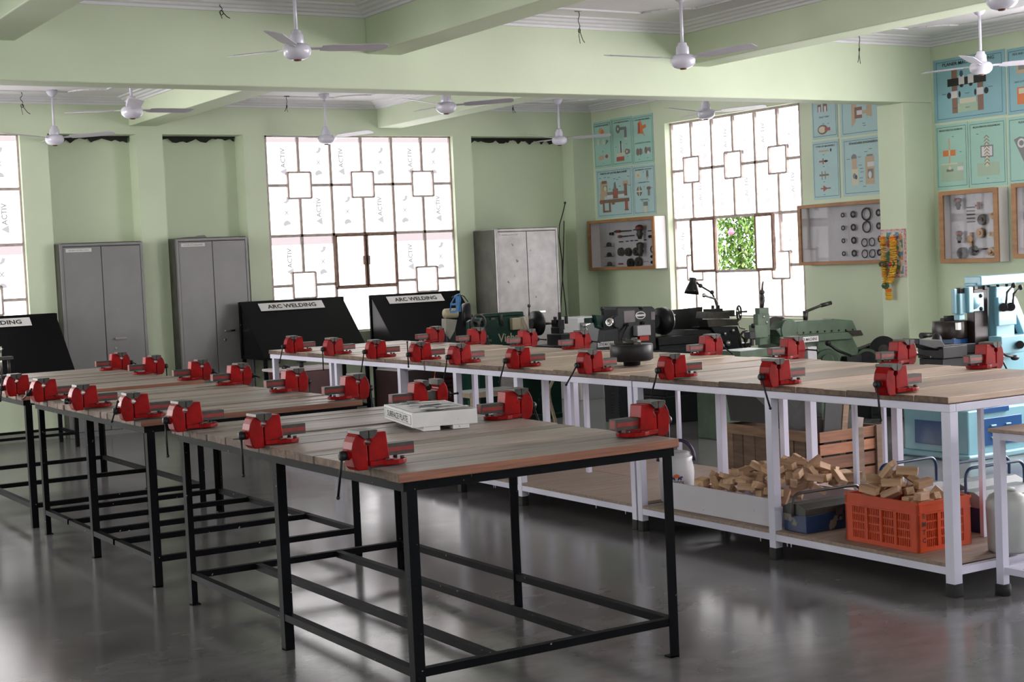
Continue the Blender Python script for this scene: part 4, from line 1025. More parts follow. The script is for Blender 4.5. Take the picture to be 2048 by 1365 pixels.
# --- green lathe
m = Mach('lathe_machine', 'dark green lathe with beige motor box, behind the far white-framed bench', 'lathe', 12.62, 1000)
m.new().box(968, 633, 1052, 704, .05, .24).box(966, 626, 1048, 634, .07, .22)
m.done('headstock', M_gr, .012)
m.new().poly([(938, 644), (944, 640), (968, 640), (980, 704), (938, 704)], -.02, .04); m.done('gear_cover', M_gr, .008)
m.new().poly([(968, 700), (1052, 700), (1060, 722), (978, 722)], -.03, .42).box(1084, 722, 1123, 836, .0, .42).box(1080, 828, 1126, 838, -.02, .44).box(960, 722, 1000, 838, .0, .42)
m.box(990, 716, 1190, 730, .08, .34); m.done('bed', M_gr, .006)
wheel(m, m.P(957, 646, -.05), .075, .012, (0, 1, 0), 3, 'gear_wheel', M_iron, False)
m.new(); c = m.P(1062, 648, .22)
m.mb.lathe([(.05, 0), (.06, .03), (.125, .035), (.125, .095), (.118, .10), (.0, .10)], c, (1, 0, 0), 30); m.done('chuck', M_dark, .0)
m.new(); m.mb.cyl(m.P(1085, 648, .22), m.P(1104, 647, .22), .014, .012, 10); m.mb.ball(m.P(1058, 612, .15), .018, 10); m.mb.cyl(m.P(1058, 632, .15), m.P(1058, 613, .15), .007, .007, 8); m.done('spindle_tip', M_iron, 0)
m.new().box(1025, 636, 1042, 660, .0, .09).box(1042, 634, 1058, 662, .02, .09); b_ = m.done('switch_box', M_beige, .008)
m.new().tube([(1043, 637, -.01), (1047, 634, -.02), (1051, 645, -.02), (1056, 660, -.01)], .010); m.done('cable', M_greyp, 0, parent=b_)
m.new().tube([(1003, 629, .03), (1003, 636, .02), (1007, 652, .02)], .009).box(982, 636, 990, 640, .03, .06); m.done('lever', M_iron, 0)
lt = MB(); p_ = m.P(1019, 675, .0485); lt.text('Vishal', .085, p_, (1, 0, 0), (0, 0, 1), .012, .26); lt.build('raised_lettering', M_beige, m.o)
# carriage and tool post
m.new().box(1108, 690, 1170, 702, .0, .40).box(1122, 668, 1162, 690, .04, .30).box(1118, 655, 1128, 668, .05, .2); m.done('carriage', M_char, .006)
m.new().box(1116, 640, 1129, 660, .08, .2).box(1119, 625, 1123, 641, .1, .13).box(1110, 634, 1114, 648, .1, .13).box(1132, 632, 1136, 648, .1, .13).box(1106, 702, 1150, 716, -.03, .4); m.done('tool_post', M_dark, .003)
m.new().tube([(1160, 672, .05), (1172, 655, .0), (1176, 668, -.02)], .010); m.mb.ball(m.P(1170, 652, .0), .02, 8); m.mb.ball(m.P(1176, 672, 0), .018, 8); m.done('crank_handle', M_bright, 0)

# --- charcoal lathe
m = Mach('lathe_machine', 'charcoal lathe with round badge and desk-like lamp, behind the white-framed bench', 'lathe', 11.25, 1255)
m.new().poly([(1233, 618), (1236, 614), (1305, 613), (1311, 618), (1313, 700), (1238, 700)], .0, .26); m.done('headstock', M_char, .018)
m.new().poly([(1212, 660), (1236, 656), (1242, 706), (1206, 706)], -.06, .06); m.done('gear_cover', M_char, .010)
m.new(); c = m.P(1229, 644, -.0); m.mb.cyl(c, c+Vector((0, -.05, 0)), .058, .052, 24)
m.done('spindle_housing', M_char, 0)
m.new(); m.mb.lathe([(.040, 0), (.040, .03), (.034, .045), (.026, .045), (.026, .02)], m.P(1222, 645, -.05), (-1, -.6, 0), 22); m.done('spindle_end', M_chrome, 0)
m.new(); c = m.P(1312, 643, .2); m.mb.lathe([(.06, 0), (.07, .02), (.125, .03), (.13, .11), (.12, .115), (0, .115)], c, (1, 0, 0), 30); m.done('chuck', M_dark, 0)
m.new(); m.mb.lathe([(.118, 0), (.122, .006), (.118, .012)], m.P(1333, 641, .2), (1, 0, 0), 30); m.mb.cyl(m.P(1334, 633, .2), m.P(1350, 631, .2), .014, .010, 10); m.done('chuck_jaw', M_bright, 0)
m.new(); c = m.P(1281, 631, -.004); m.mb.prism([(c.x+.058*math.cos(k*PI/12), c.z+.036*math.sin(k*PI/12)) for k in range(24)], 1, -.006, -.001)
m.mb.m = 1; m.mb.prism([(c.x+.048*math.cos(k*PI/12), c.z+.028*math.sin(k*PI/12)) for k in range(24)], 1, -.0075, -.0058); m.mb.m = 0; m.mb.cbox((c.x, -.008, c.z), (.10, .002, .018))
m.done('badge', [M_paper, M_dark], 0)
m.new().box(1248, 622, 1270, 645, -.004, .0); m.done('data_plate', mat('dull_pinkish_plate', (.17, .14, .15), .5, var=.3), 0); m.new().box(1302, 624, 1310, 640, -.004, 0); m.done('data_plate', MATS['dull_pinkish_plate'], 0)
m.new().box(1275, 651, 1302, 672, -.07, .0); sw_ = m.done('switch_box', M_greyp, .006)
m.new().box(1280, 672, 1298, 682, -.05, -.01); m.done('red_stop_bar', mat('red_switch', (.45, .03, .02), .4), 0, parent=sw_)
m.new().tube([(1254, 652, -.03), (1247, 668, -.06), (1243, 682, -.07)], .008); m.mb.ball(m.P(1255, 650, -.03), .018, 8); m.mb.ball(m.P(1283, 617, -.01), .016, 8); m.mb.ball(m.P(1286, 646, -.02), .018, 8); m.done('lever', M_dark, 0)
m.new(); m.mb.tube([m.P(1204, 618, .02), m.P(1207, 630, .02)], .007); m.mb.ball(m.P(1204, 618, .02), .019, 10); m.done('knob_lever', M_dark, 0)
m.new().box(1180, 636, 1204, 646, .1, .2).poly([(1190, 630), (1206, 632), (1208, 660), (1196, 656)], .06, .12); m.done('green_tail_part', M_gr, .006)
m.new().box(1236, 706, 1270, 846, .0, .22).box(1330, 716, 1408, 790, .0, .40).box(1326, 790, 1410, 851, .0, .42).box(1262, 700, 1404, 716, .0, .4); m.done('pedestal', M_char, .008)
m.new()
for k in range(12): y_ = 768+k*5.2; m.box(1222, y_, 1228, y_+1.8, -.006, .0).box(1236, y_, 1242, y_+1.8, -.006, .0)
m.done('louvres', M_dark, 0)
m.new().poly([(1316, 676), (1396, 669), (1400, 686), (1318, 692)], .02, .34).poly([(1372, 660), (1440, 660), (1444, 680), (1368, 680)], .03, .3); m.done('bed', M_dark, .004)
m.new().poly([(1318, 692), (1400, 686), (1404, 716), (1322, 716)], .04, .32).box(1404, 690, 1500, 712, .04, .36); m.done('apron', M_char, .004)
m.new().poly([(1330, 622), (1405, 614), (1405, 662), (1322, 672)], .42, .435); m.done('splash_guard', mat('matt_black_guard', (.009, .009, .0095), .55, var=.2), 0)
m.new().box(1196, 684, 1228, 694, -.066, -.061); m.mb.m = 1; m.mb.text('LATHE MACHINE', .030, m.P(1212, 689, -.0675), (1, 0, 0), (0, 0, 1), .01, m.P(1227, 689, -.066).x-m.P(1197, 689, -.066).x)
m.done('name_board', [M_paper, M_black], 0)
m.new().poly([(1414, 640), (1478, 638), (1478, 651), (1417, 655)], .02, .16).poly([(1414, 624), (1458, 624), (1460, 638), (1412, 638)], .02, .18).box(1449, 621, 1470, 634, .04, .14); m.done('cross_slide', M_iron, .004)
m.new().box(1422, 618, 1446, 626, .04, .16).box(1426, 611, 1429, 618, .06, .09).box(1437, 611, 1440, 618, .06, .09); m.done('tool_post', M_dark, .003)
m.new().poly([(1422, 655), (1475, 653), (1482, 672), (1488, 716), (1440, 716), (1440, 680)], .0, .3); m.done('carriage', M_char, .005)
wheel(m, m.P(1478, 626, -.10), .066, .009, (.5, -.85, 0), 4, 'handwheel', M_iron)
wheel(m, m.P(1491, 681, -.12), .088, .012, (.2, -1, 0), 3, 'handwheel', M_brn)
m.new(); m.mb.tube([m.P(1476, 644, -.02), m.P(1480, 656, -.03), m.P(1490, 659, -.04)], .008); m.mb.ball(m.P(1456, 687, -.03), .028, 12); m.mb.ball(m.P(1450, 668, -.02), .018, 8); m.mb.ball(m.P(1466, 662, -.02), .018, 8); m.done('crank_handle', M_bright, 0)
m.new().tube([(1434, 618, .1), (1434, 606, .1), (1430, 598, .1), (1420, 595, .1), (1408, 591, .1)], .012); m.mb.ball(m.P(1408, 591, .1), .022, 10); m.done('clamp_lever', M_bright, 0)
m.new().tube([(1433, 612, .22), (1429, 598, .22), (1424, 586, .22), (1402, 573, .22)], .0095)
for q_ in ((1424, 585), (1401, 572)): m.mb.ball(m.P(*q_, .22), .022, 10)
arm_ = m.done('lamp_arm', M_iron, 0)
m.new(); a_ = m.P(1386, 556, .22); b__ = m.P(1383, 588, .22); dd_ = b__-a_; L0 = dd_.length
m.mb.lathe([(.028, 0), (.036, .01), (.030, L0*.2), (.034, L0*.3), (.062, L0*.75), (.072, L0), (.068, L0-.004), (.03, L0*.35)], a_, dd_, 24); m.mb.tube([m.P(1401, 572, .22), m.P(1394, 566, .22), m.P(1390, 566, .22)], .010)
m.done('lamp_shade', M_dark, 0, parent=arm_)

# --- shaper
m = Mach('shaper_machine', 'grey-green shaping machine with long ram under the bright right-hand window', 'shaping machine', 9.9, 1600)
m.new().poly([(1586, 644), (1664, 640), (1668, 638), (1706, 641), (1716, 664), (1562, 674), (1552, 660)], .0, .14); m.done('ram', M_grl, .010)
m.new(); c = m.P(1580, 661, -.01); m.mb.cyl(c, c+Vector((0, .15, 0)), .098, .098, 32); m.done('ram_hump', M_grl, .008)
m.new(); c = m.P(1552, 664, .13); m.mb.cyl(c+Vector((-.01, 0, 0)), c+Vector((.05, 0, 0)), .135, .135, 32); m.done('swivel_plate', M_iron, .006)
m.new().poly([(1560, 674), (1716, 663), (1726, 666), (1724, 672), (1706, 674), (1706, 678), (1562, 688)], -.02, .16); m.done('slideway', M_grl, .003)
m.new().poly([(1694, 662), (1722, 661), (1727, 671), (1706, 672)], -.025, .0); m.done('slide_end', M_brn, .002)
m.new()
for k in range(9): q_ = m.P(1594+k*14, 666.5-k*.9, -.004); m.mb.cbox(q_, (.014, .02, .014))
m.done('bolts_row', M_iron, 0)['kind'] = 'stuff'
m.new().poly([(1564, 686), (1706, 676), (1718, 700), (1700, 760), (1694, 870), (1560, 870), (1566, 730)], .02, .34).box(1545, 862, 1720, 884, -.04, .40); m.done('column', M_grl, .010)
m.new().box(1590, 674, 1637, 685, -.028, -.022); m.mb.m = 1; m.mb.text('SHAPER MACHINE', .026, m.P(1613.5, 679.5, -.0295), (1, 0, -.0), (0, 0, 1), .012, m.P(1634, 680, -.02).x-m.P(1592, 680, -.02).x); m.done('name_board', [M_paper, M_black], 0)
m.new().box(1519, 616, 1538, 640, .05, .11).box(1516, 628, 1540, 672, .04, .10).box(1510, 650, 1536, 676, .02, .10).box(1519, 672, 1541, 690, .08, .14); m.done('tool_head', M_grl, .004)
m.new(); m.mb.cyl(m.P(1524, 616, .12), m.P(1525, 598, .12), .016, .022, 12).cyl(m.P(1525, 598, .12), m.P(1524, 588, .12), .022, .014, 12).ball(m.P(1524, 585, .12), .024, 10).cyl(m.P(1524, 584, .12), m.P(1526, 563, .12), .010, .006, 8); m.done('feed_screw', M_iron, 0)
m.new()
for q_ in ((1527, 634), (1533, 645), (1521, 653), (1531, 662), (1527, 674)): m.mb.ball(m.P(*q_, .04), .012, 8)
m.done('bolts_row', M_bright, 0)['kind'] = 'stuff'
m.new().box(1500, 664, 1512, 678, .02, .10).box(1504, 678, 1508, 692, .04, .06); m.mb.ball(m.P(1506, 652, .04), .022, 8); m.done('clapper_box', M_dark, .003)
m.new(); m.mb.cyl(m.P(1611, 641, .12), m.P(1611, 622, .12), .020, .026, 12).tube([m.P(1613, 623, .12), m.P(1640, 612, .10), m.P(1662, 606, .08)], .012); m.mb.cyl(m.P(1642, 611.5, .10), m.P(1662, 606, .08), .018, .018, 10); m.done('clamp_lever', M_iron, 0)
m.new().box(1480, 700, 1545, 716, .0, .3).poly([(1440, 790), (1490, 792), (1500, 720), (1545, 720), (1545, 800), (1500, 806)], .05, .3).box(1437, 786, 1476, 884, .02, .3); m.done('work_table', M_grl, .006)
m.new(); m.mb.cyl(m.P(1655, 722, -.06), m.P(1655, 722, .03), .10, .11, 28).cyl(m.P(1655, 722, -.09), m.P(1655, 722, -.06), .05, .06, 20); m.done('bull_gear_cover', M_grl, .004)
m.new(); m.mb.tube([m.P(1656, 688, -.08), m.P(1676, 702, -.10), m.P(1702, 712, -.10)], .013); m.mb.ball(m.P(1656, 687, -.08), .026, 10); m.done('long_lever', M_dark, 0)
m.new().box(1616, 694, 1634, 722, -.07, .0); m.done('switch_box', M_greyp, .004)
m.new(); m.mb.cyl(m.P(1735, 722, -.05), m.P(1735, 722, .05), .11, .11, 28); m.mb.m = 1; m.mb.cyl(m.P(1735, 722, -.055), m.P(1735, 722, -.05), .085, .085, 28); m.done('small_pulley', [M_grl, M_dark], 0)
m.new(); m.mb.cyl(m.P(1767, 700, -.10), m.P(1767, 700, -.04), .125, .125, 30); m.mb.m = 1; m.mb.cyl(m.P(1767, 700, -.108), m.P(1767, 700, -.10), .05, .03, 20); m.done('drive_pulley', [M_dark, M_iron], .004)
m.new().poly([(1716, 700), (1770, 680), (1776, 690), (1738, 712)], .03, .11).box(1694, 712, 1724, 736, -.05, .1).box(1742, 706, 1790, 880, .10, .30); m.done('motor_bracket', M_char, .006)

# --- blue slotting machine
m = Mach('slotting_machine', 'light blue slotting machine with round chuck and louvred blue base panels', 'slotting machine', 7.51, 1938)
bx0 = 0.0
LBx = at(1938, 924, 2, 0); o = m.o
o.location = (LBx.x, LBx.y, 0); m.Y = LBx.y; m.ox = LBx.x
BD = .62; BWd = 1.05; BH = m.P(1945, 822, 0).z
mb = MB().box(0, BWd, 0, BD, .04, BH); mb.box(-.03, BWd+.03, -.03, BD+.03, 0, .045)
mb.build('base', M_lb, o, bevel=.012)
mb = MB().box(-.012, .0, .10, BD-.12, .10, BH-.09); mb.build('side_panel', M_mb, o, bevel=.003)
pz0, pz1 = m.P(1970, 893, -.01).z, m.P(1970, 838, -.01).z
pa, pb = m.P(1962, 870, -.01).x, m.P(2044, 860, -.01).x
pn = MB().box(pa, pb, -.012, .0, pz0, pz1).build('louvred_panel', M_mb, o, bevel=.003)
mb = MB()
for c_ in (.22, .58):
    for k in range(3):
        z_ = pz0+(pz1-pz0)*(.28+.22*k); xx = pa+(pb-pa)*c_; mb.box(xx, xx+.055, -.026, -.011, z_-.006, z_+.006)
mb.build('louvres', M_lb, pn, bevel=.003)
MB().box(m.P(1962, 822, -.01).x, m.P(2016, 815, -.01).x, -.02, .0, BH-.03, BH+.008).build('blue_ledge', M_mb, o, bevel=.002)
# knee, saddle and rotary table on the left of the column
YC = .22
m.new().box(1895, 700, 1975, 800, .12, .30).box(1885, 715, 1960, 740, .08, .3); m.done('knee', M_dark, .006)
m.new().poly([(1838, 678), (1882, 680), (1890, 690), (1990, 684), (1990, 706), (1880, 706), (1876, 700), (1838, 690)], .10, .26).box(1886, 692, 1935, 716, .06, .3); m.done('saddle', M_dark, .005)
m.new(); m.mb.cyl(m.P(1842, 672, .2), m.P(1862, 670, .2), .022, .016, 12); m.mb.ball(m.P(1874, 682, .2), .055, 12, (.7, .7, 1.1)); m.done('feed_shaft', M_dark, 0)
m.new(); c = m.P(1901, 693, .28); zt_ = m.P(1901, 675, .28).z; m.mb.cbox((c.x+.015, .27, (c.z+zt_)/2), (.20, .20, abs(zt_-c.z))); m.done('rotary_table', M_mb, 0)
m.new(); z0_, z1_ = m.P(1900, 677, .28).z, m.P(1900, 642, .28).z; cx_ = m.P(1900, 660, .28).x
m.mb.lathe([(.125, z0_), (.13, z0_+.01), (.13, z1_-.006), (.125, z1_), (.04, z1_)], (cx_, .28, 0), (0, 0, 1), 36); ck = m.done('chuck', M_brn, 0)
m.new(); m.mb.cbox((cx_, .28, z1_+.012), (.16, .04, .024)).cbox((cx_+.0, .28, z1_+.028), (.09, .035, .02)); m.mb.cyl((cx_+.12, .24, z0_+.05), (cx_+.155, .22, z0_+.05), .014, .014, 8); m.done('chuck_jaw', M_dark, .002, parent=ck)
m.new().box(1917, 646, 1922, 660, .13, .16); m.done('jaw_slot', M_bright, 0, parent=ck)
# dark slide, tool head, column
m.new().box(1949, 577, 1976, 700, .10, .17).box(1949, 569, 1956, 580, .09, .17).box(1969, 569, 1976, 580, .09, .17); m.done('ram_slide', M_brn, .004)
m.new().box(1945, 586, 1968, 623, .05, .10); m.mb.ball(m.P(1948, 607, .04), .045, 12, (1.2, .8, 1)); m.done('tool_head_plate', M_lb, .004)
m.new().box(1938, 574, 1947, 626, -.03, .05).box(1920, 587, 1932, 629, .0, .05).box(1909, 578, 1915, 628, .02, .05).box(1918, 629, 1930, 641, .03, .08); m.done('tool_head', M_lb, .006)
m.new().box(1920, 576, 1931, 588, .01, .05); m.done('tool_head_cap', M_brn, .003)
m.new(); 
for q_ in ((1961, 592), (1962, 618)): m.mb.ball(m.P(*q_, .05), .016, 8)
for q_ in ((1977, 571), (1996, 571), (2014, 570)): m.mb.ball(m.P(*q_, .06), .014, 8)
m.done('bolts_row', M_dark, 0)['kind'] = 'stuff'
m.new().poly([(1992, 573), (2028, 572), (2030, 690), (2048, 690), (2052, 830), (1994, 834)], .06, .16).box(1962, 548, 2110, 567, .04, .20).box(1950, 566, 1966, 573, .08, .18); m.done('column', M_lb, .008)
m.new().poly([(2028, 596), (2034, 596), (2075, 700), (2060, 700), (2030, 622)], .10, .18); m.done('brace', M_lb, .006)
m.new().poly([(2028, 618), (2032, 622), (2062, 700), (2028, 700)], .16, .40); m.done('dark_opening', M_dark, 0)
m.new().box(1997, 594, 2033, 651, .02, .06); gp = m.done('gear_lever_plate', M_lb, .006)
for (a, b, c2, d2, e2, f2) in ((2007, 615, 2013, 585, 2026, 572), (2022, 614, 2026, 588, 2040, 576)):
    m.new(); m.mb.cyl(m.P(a, b, .02), m.P(a, b, -.03), .032, .030, 18).tube([m.P(a+4, b-2, -.03), m.P(c2, d2+14, -.035), m.P(c2+1, d2, -.035), m.P(e2, f2, -.035)], .008).ball(m.P(e2+1, f2-1, -.035), .018, 10, (1, 1, 1.2)); m.done('gear_lever', M_dark, 0, parent=gp)
m.new().box(2003, 671, 2060, 706, -.06, .06); m.done('feed_gearbox', M_lb, .006)
m.new(); m.mb.cyl(m.P(2040, 690, -.10), m.P(2040, 690, -.06), .03, .03, 14).tube([m.P(1992, 700, -.05), m.P(2014, 712, -.06), m.P(2034, 716, -.06)], .010).ball(m.P(2030, 716, -.06), .026, 10, (1.5, 1, .8)); m.done('crank_handle', M_dark, 0)

# --- pedestal grinder in front of the right-hand booth
m = Mach('pedestal_grinder', 'beige and black grinding machine with blue plastic strips, before the rightmost welding booth', 'grinding machine', 13.92, 915)
m.new(); m.mb.lathe([(.05, 0), (.13, .005), (.14, .03), (.14, .085), (.12, .095), (0, .095)], m.P(924, 633, .10), (1, -.5, 0), 30); m.done('wheel_guard', M_dark, 0)
m.new(); m.mb.lathe([(.0, 0), (.045, .0), (.052, .012), (.052, .145), (.05, .15)], m.P(888, 628, .05), (1, -.05, 0), 24); m.done('motor', M_beige, 0)
m.new().poly([(892, 638), (915, 640), (910, 662), (900, 680), (892, 664)], .02, .12); m.done('neck', mat('grey_beige_casting', (.30, .28, .24), .5, var=.2), .006)
m.new().poly([(896, 660), (912, 662), (912, 690), (904, 700), (904, 830), (892, 830)], .03, .13).box(884, 810, 920, 900, .0, .2); m.done('pedestal', M_char, .004)
m.new().tube([(900, 622, -.01), (903, 606, -.02), (911, 592, -.02), (919, 588, -.02), (921, 600, -.02), (918, 622, -.02)], .007).box(912, 592, 921, 624, -.02, -.014).box(901, 607, 913, 611, -.02, -.014).box(901, 622, 914, 626, -.02, -.014); m.done('plastic_strips', M_taped, 0)
m.new().tube([(904, 596, .0), (915, 589, .0), (928, 593, .0), (936, 604, .02)], .006); m.done('guard_rail', M_iron, 0)

# --- maroon boxes, low table, small cupboard further back
M_maroon = mat('maroon_enamel', (0.075, 0.010, 0.014), 0.4, var=0.2, scale=5)
m = Mach('welding_transformer', 'maroon steel box with pale lid under the middle welding booth', 'welding set', 13.75, 610)
m.new().box(574, 742, 672, 900, .0, .40); m.done('body', M_maroon, .004)
m.new().box(558, 737, 676, 742, -.01, .42); m.done('lid', mat('pale_pink_lid', (.5, .42, .44), .4), .002)
m.new(); m.mb.cyl(m.P(603, 737, .2), m.P(603, 724, .2), .022, .022, 10).cyl(m.P(603, 725, .2), m.P(603, 722, .2), .05, .05, 14).ball(m.P(572, 736, .2), .045, 10, (1, 1, .7)); m.done('dial', M_dark, 0)
m.new().tube([(666, 744, -.02), (668, 770, -.02), (664, 800, -.02), (670, 820, -.02)], .008); m.done('cable', mat('orange_cable', (.6, .16, .04), .5), 0)
m = Mach('louvred_welding_set', 'dark maroon louvred cabinet behind the legs of the white-framed bench', 'welding set', 13.35, 860)
m.new().box(800, 738, 912, 900, .0, .5); m.done('body', mat('very_dark_maroon', (.030, .011, .013), .45, var=.3), .005)
m.new()
for k in range(9): m.box(888, 752+k*9, 908, 756+k*9, -.012, .0)
m.done('louvres', M_maroon, .001)['kind'] = 'structure' if False else 'stuff'
m.new().tube([(870, 744, -.02), (869, 756, -.03), (865, 768, -.02), (864, 790, -.02)], .007); m.done('cable', MATS['orange_cable'], 0)
m = Mach('welding_helmet', 'round dark green welding helmet lying on the floor by the maroon cabinet', 'helmet', 12.25, 902)
c = m.P(903, 838, 0); m.new(); m.mb.ball((0, 0, .11), .11, 14, (1, 1, 1)); m.done('shell', M_gr, 0)
m.o.location = (m.ox, 12.25, .0)
m = Mach('side_table', 'low wooden side table with pale metal top near the green lathe', 'table', 12.25, 995)
zt_ = m.P(1000, 780, 0).z
tw0, tw1 = m.P(940, 785, 0).x, m.P(1040, 782, 0).x
MB().box(tw0, tw1, 0, .30, zt_-.012, zt_).build('table_top', mat('pale_grey_top', (.38, .40, .38), .35, var=.1), m.o, bevel=.002)
M_pw = wood('pale_table_wood', (.42, .32, .23), (.32, .24, .17), .6)
MB().box(tw0+.03, tw1-.03, .02, .045, zt_-.06, zt_-.013).box(tw0+.03, tw0+.055, .05, .27, zt_-.06, zt_-.013).build('apron_boards', M_pw, m.o)
for a in (tw0+.03, tw1-.07):
    for b in (.02, .25): MB().box(a, a+.04, b, b+.04, 0, zt_-.0605).build('leg', M_pw, m.o)
m.new(); m.mb.tube([m.P(1066, 758, .1), m.P(1058, 775, .1), m.P(1060, 800, .1), m.P(1070, 835, .1), m.P(1072, 852, .1)], .018, 6)
tag(m.mb.build('bent_lath', M_pw, None, loc=(m.ox, m.Y-.35, 0)), 'pale wooden lath leaning against the green lathe pedestal', 'lath'); 
m = Mach('small_cupboard', 'small grey cupboard with white rim beside the green pillar', 'cupboard', 13.9, 1182)
m.new().box(1160, 634, 1208, 900, .0, .4); m.done('body', mat('white_cupboard_rim', (.55, .54, .55), .4), .005)
m.new().box(1165, 644, 1206, 826, -.01, .0); dr_ = m.done('door', mat('mid_grey_door', (.16, .165, .17), .4, var=.1), .003)
m.new(); m.mb.cyl(m.P(1170, 650, -.01), m.P(1170, 650, -.05), .012, .012, 10).cyl(m.P(1166, 652, -.05), m.P(1180, 648, -.05), .009, .009, 8); m.done('handle', M_chrome, 0, parent=dr_)

# ---------------------------------------------------------------- posters
M_pap_b = mat('pale_blue_paper', (0.40, 0.57, 0.58), 0.55, var=0.04); M_pap_g = mat('mint_paper', (0.34, 0.56, 0.49), 0.5, var=0.04)
M_pap_d = mat('deeper_blue_paper', (0.24, 0.44, 0.50), 0.5, var=0.04)
INK = [M_black, mat('navy_border', (.03, .07, .12), .5), mat('brown_art', (.22, .12, .09), .5), mat('orange_art', (.62, .18, .06), .5), mat('grey_art', (.19, .20, .20), .5), mat('cream_art', (.58, .55, .42), .5),
       mat('white_art', (.62, .60, .62), .5), mat('dull_red_art', (.36, .10, .08), .5), mat('tan_art', (.48, .36, .25), .5), mat('sage_art', (.36, .47, .36), .5)]
def poster(label, xw, yl, yr, z0, z1, pm, title, art, tsize=.020):
    W, H = yl-yr, z1-z0; o = thing('chart_poster', label, 'poster', (xw, yl, z0), 0, 'machine-tool charts on the right wall')
    mb = MB().box(-.004, -.0005, -W, 0, 0, H); mb.build('sheet', pm, o)
    pr = MB(); lay = [0]
    def rect(u0, v0, u1, v1, c):
        lay[0] += 1; x = -.0045-.00008*(lay[0] % 40); pr.m = c
        pr.add([(x, -u0*W, v0*H), (x, -u1*W, v0*H), (x, -u1*W, v1*H), (x, -u0*W, v1*H)], [(0, 1, 2, 3)])
    def poly(pts, c):
        lay[0] += 1; x = -.0045-.00008*(lay[0] % 40); pr.m = c; pr.add([(x, -a*W, b*H) for a, b in pts], [tuple(range(len(pts)))])
    b = .045; t_ = .004
    rect(b, b, 1-b, b+t_/H, 1); rect(b, 1-b-t_/H, 1-b, 1-b, 1); rect(b, b, b+t_/W, 1-b, 1); rect(1-b-t_/W, b, 1-b, 1-b, 1)
    if title: pr.m = 0; pr.text(title, tsize, (-.0085, -W/2, H*.905), (0, -1, 0), (0, 0, 1), .012, W*.72 if len(title) > 12 else None)
    for a in art:
        k = a[0]
        if k == 'r': rect(*a[1:])
        elif k == 'c': _, u, v, ru, rv, c = a; poly([(u+ru*math.cos(i*PI/10), v+rv*math.sin(i*PI/10)) for i in range(20)], c)
        elif k == 'p': poly(a[1], a[2])
        elif k == 't': pr.m = 0; pr.text(a[1], a[4], (-.0086, -a[2]*W, a[3]*H), (0, -1, 0), (0, 0, 1), .01)
        elif k == 'l':                                                  # rows of tiny label strokes
            for (u, v) in a[1]: rect(u-.03, v-.004, u+.03, v+.004, 1)
    pr.build('print', INK, o, weld=False)
    return o
X1 = 10.868
L3 = [('l', [(.45, .72), (.3, .42), (.62, .37), (.5, .12)])]
poster('leftmost small chart of the upper row on the back right wall', X1, 15.37, 15.00, 2.67, 3.24, M_pap_g, 'LATHE OPERATIONS: FORM TURNING',
    [('c', .42, .80, .13, .07, 8), ('c', .5, .77, .1, .05, 3), ('r', .2, .50, .30, .62, 5), ('r', .34, .50, .42, .60, 9), ('r', .52, .50, .60, .62, 5), ('p', [(.66, .48), (.85, .56), (.7, .60)], 4), ('c', .4, .22, .16, .05, 8), ('c', .7, .24, .08, .04, 7), ('l', [(.5, .36), (.5, .34), (.5, .1)])], .016)
poster('chart with a chuck and a drill figure, middle of the upper row, back right wall', X1, 14.99, 14.58, 2.67, 3.245, M_pap_g, 'LATHE OPERATIONS: KNURLING',
    [('c', .32, .77, .11, .09, 4), ('c', .32, .77, .04, .03, 5), ('r', .4, .74, .72, .80, 4), ('r', .62, .58, .74, .78, 4), ('r', .6, .54, .76, .57, 5), ('r', .38, .22, .5, .46, 6), ('r', .41, .22, .46, .52, 0), ('r', .2, .20, .62, .27, 5), ('r', .2, .10, .58, .19, 7), ('c', .72, .28, .09, .06, 2), ('c', .82, .28, .06, .05, 4), ('c', .72, .28, .04, .03, 5), ('l', [(.4, .9), (.2, .4), (.72, .44), (.75, .18)])], .016)
poster('chart with an orange tool figure, right end of the upper row, back right wall', X1, 14.57, 14.17, 2.66, 3.235, M_pap_g, 'LATHE OPERATIONS: TURNING',
    [('p', [(.25, .62), (.42, .62), (.55, .60), (.5, .70), (.68, .74), (.66, .80), (.5, .78), (.42, .88), (.28, .86)], 3), ('r', .28, .64, .38, .84, 7), ('p', [(.48, .60), (.62, .55), (.55, .64)], 8), ('t', 'LATHE OPERATIONS: THREADING', .5, .43, .014), ('r', .15, .2, .45, .31, 4), ('r', .2, .18, .26, .33, 2), ('r', .33, .18, .38, .33, 2), ('r', .56, .22, .86, .32, 4), ('r', .6, .2, .66, .34, 2), ('c', .74, .22, .05, .03, 6), ('l', [(.3, .1), (.7, .11)])], .016)
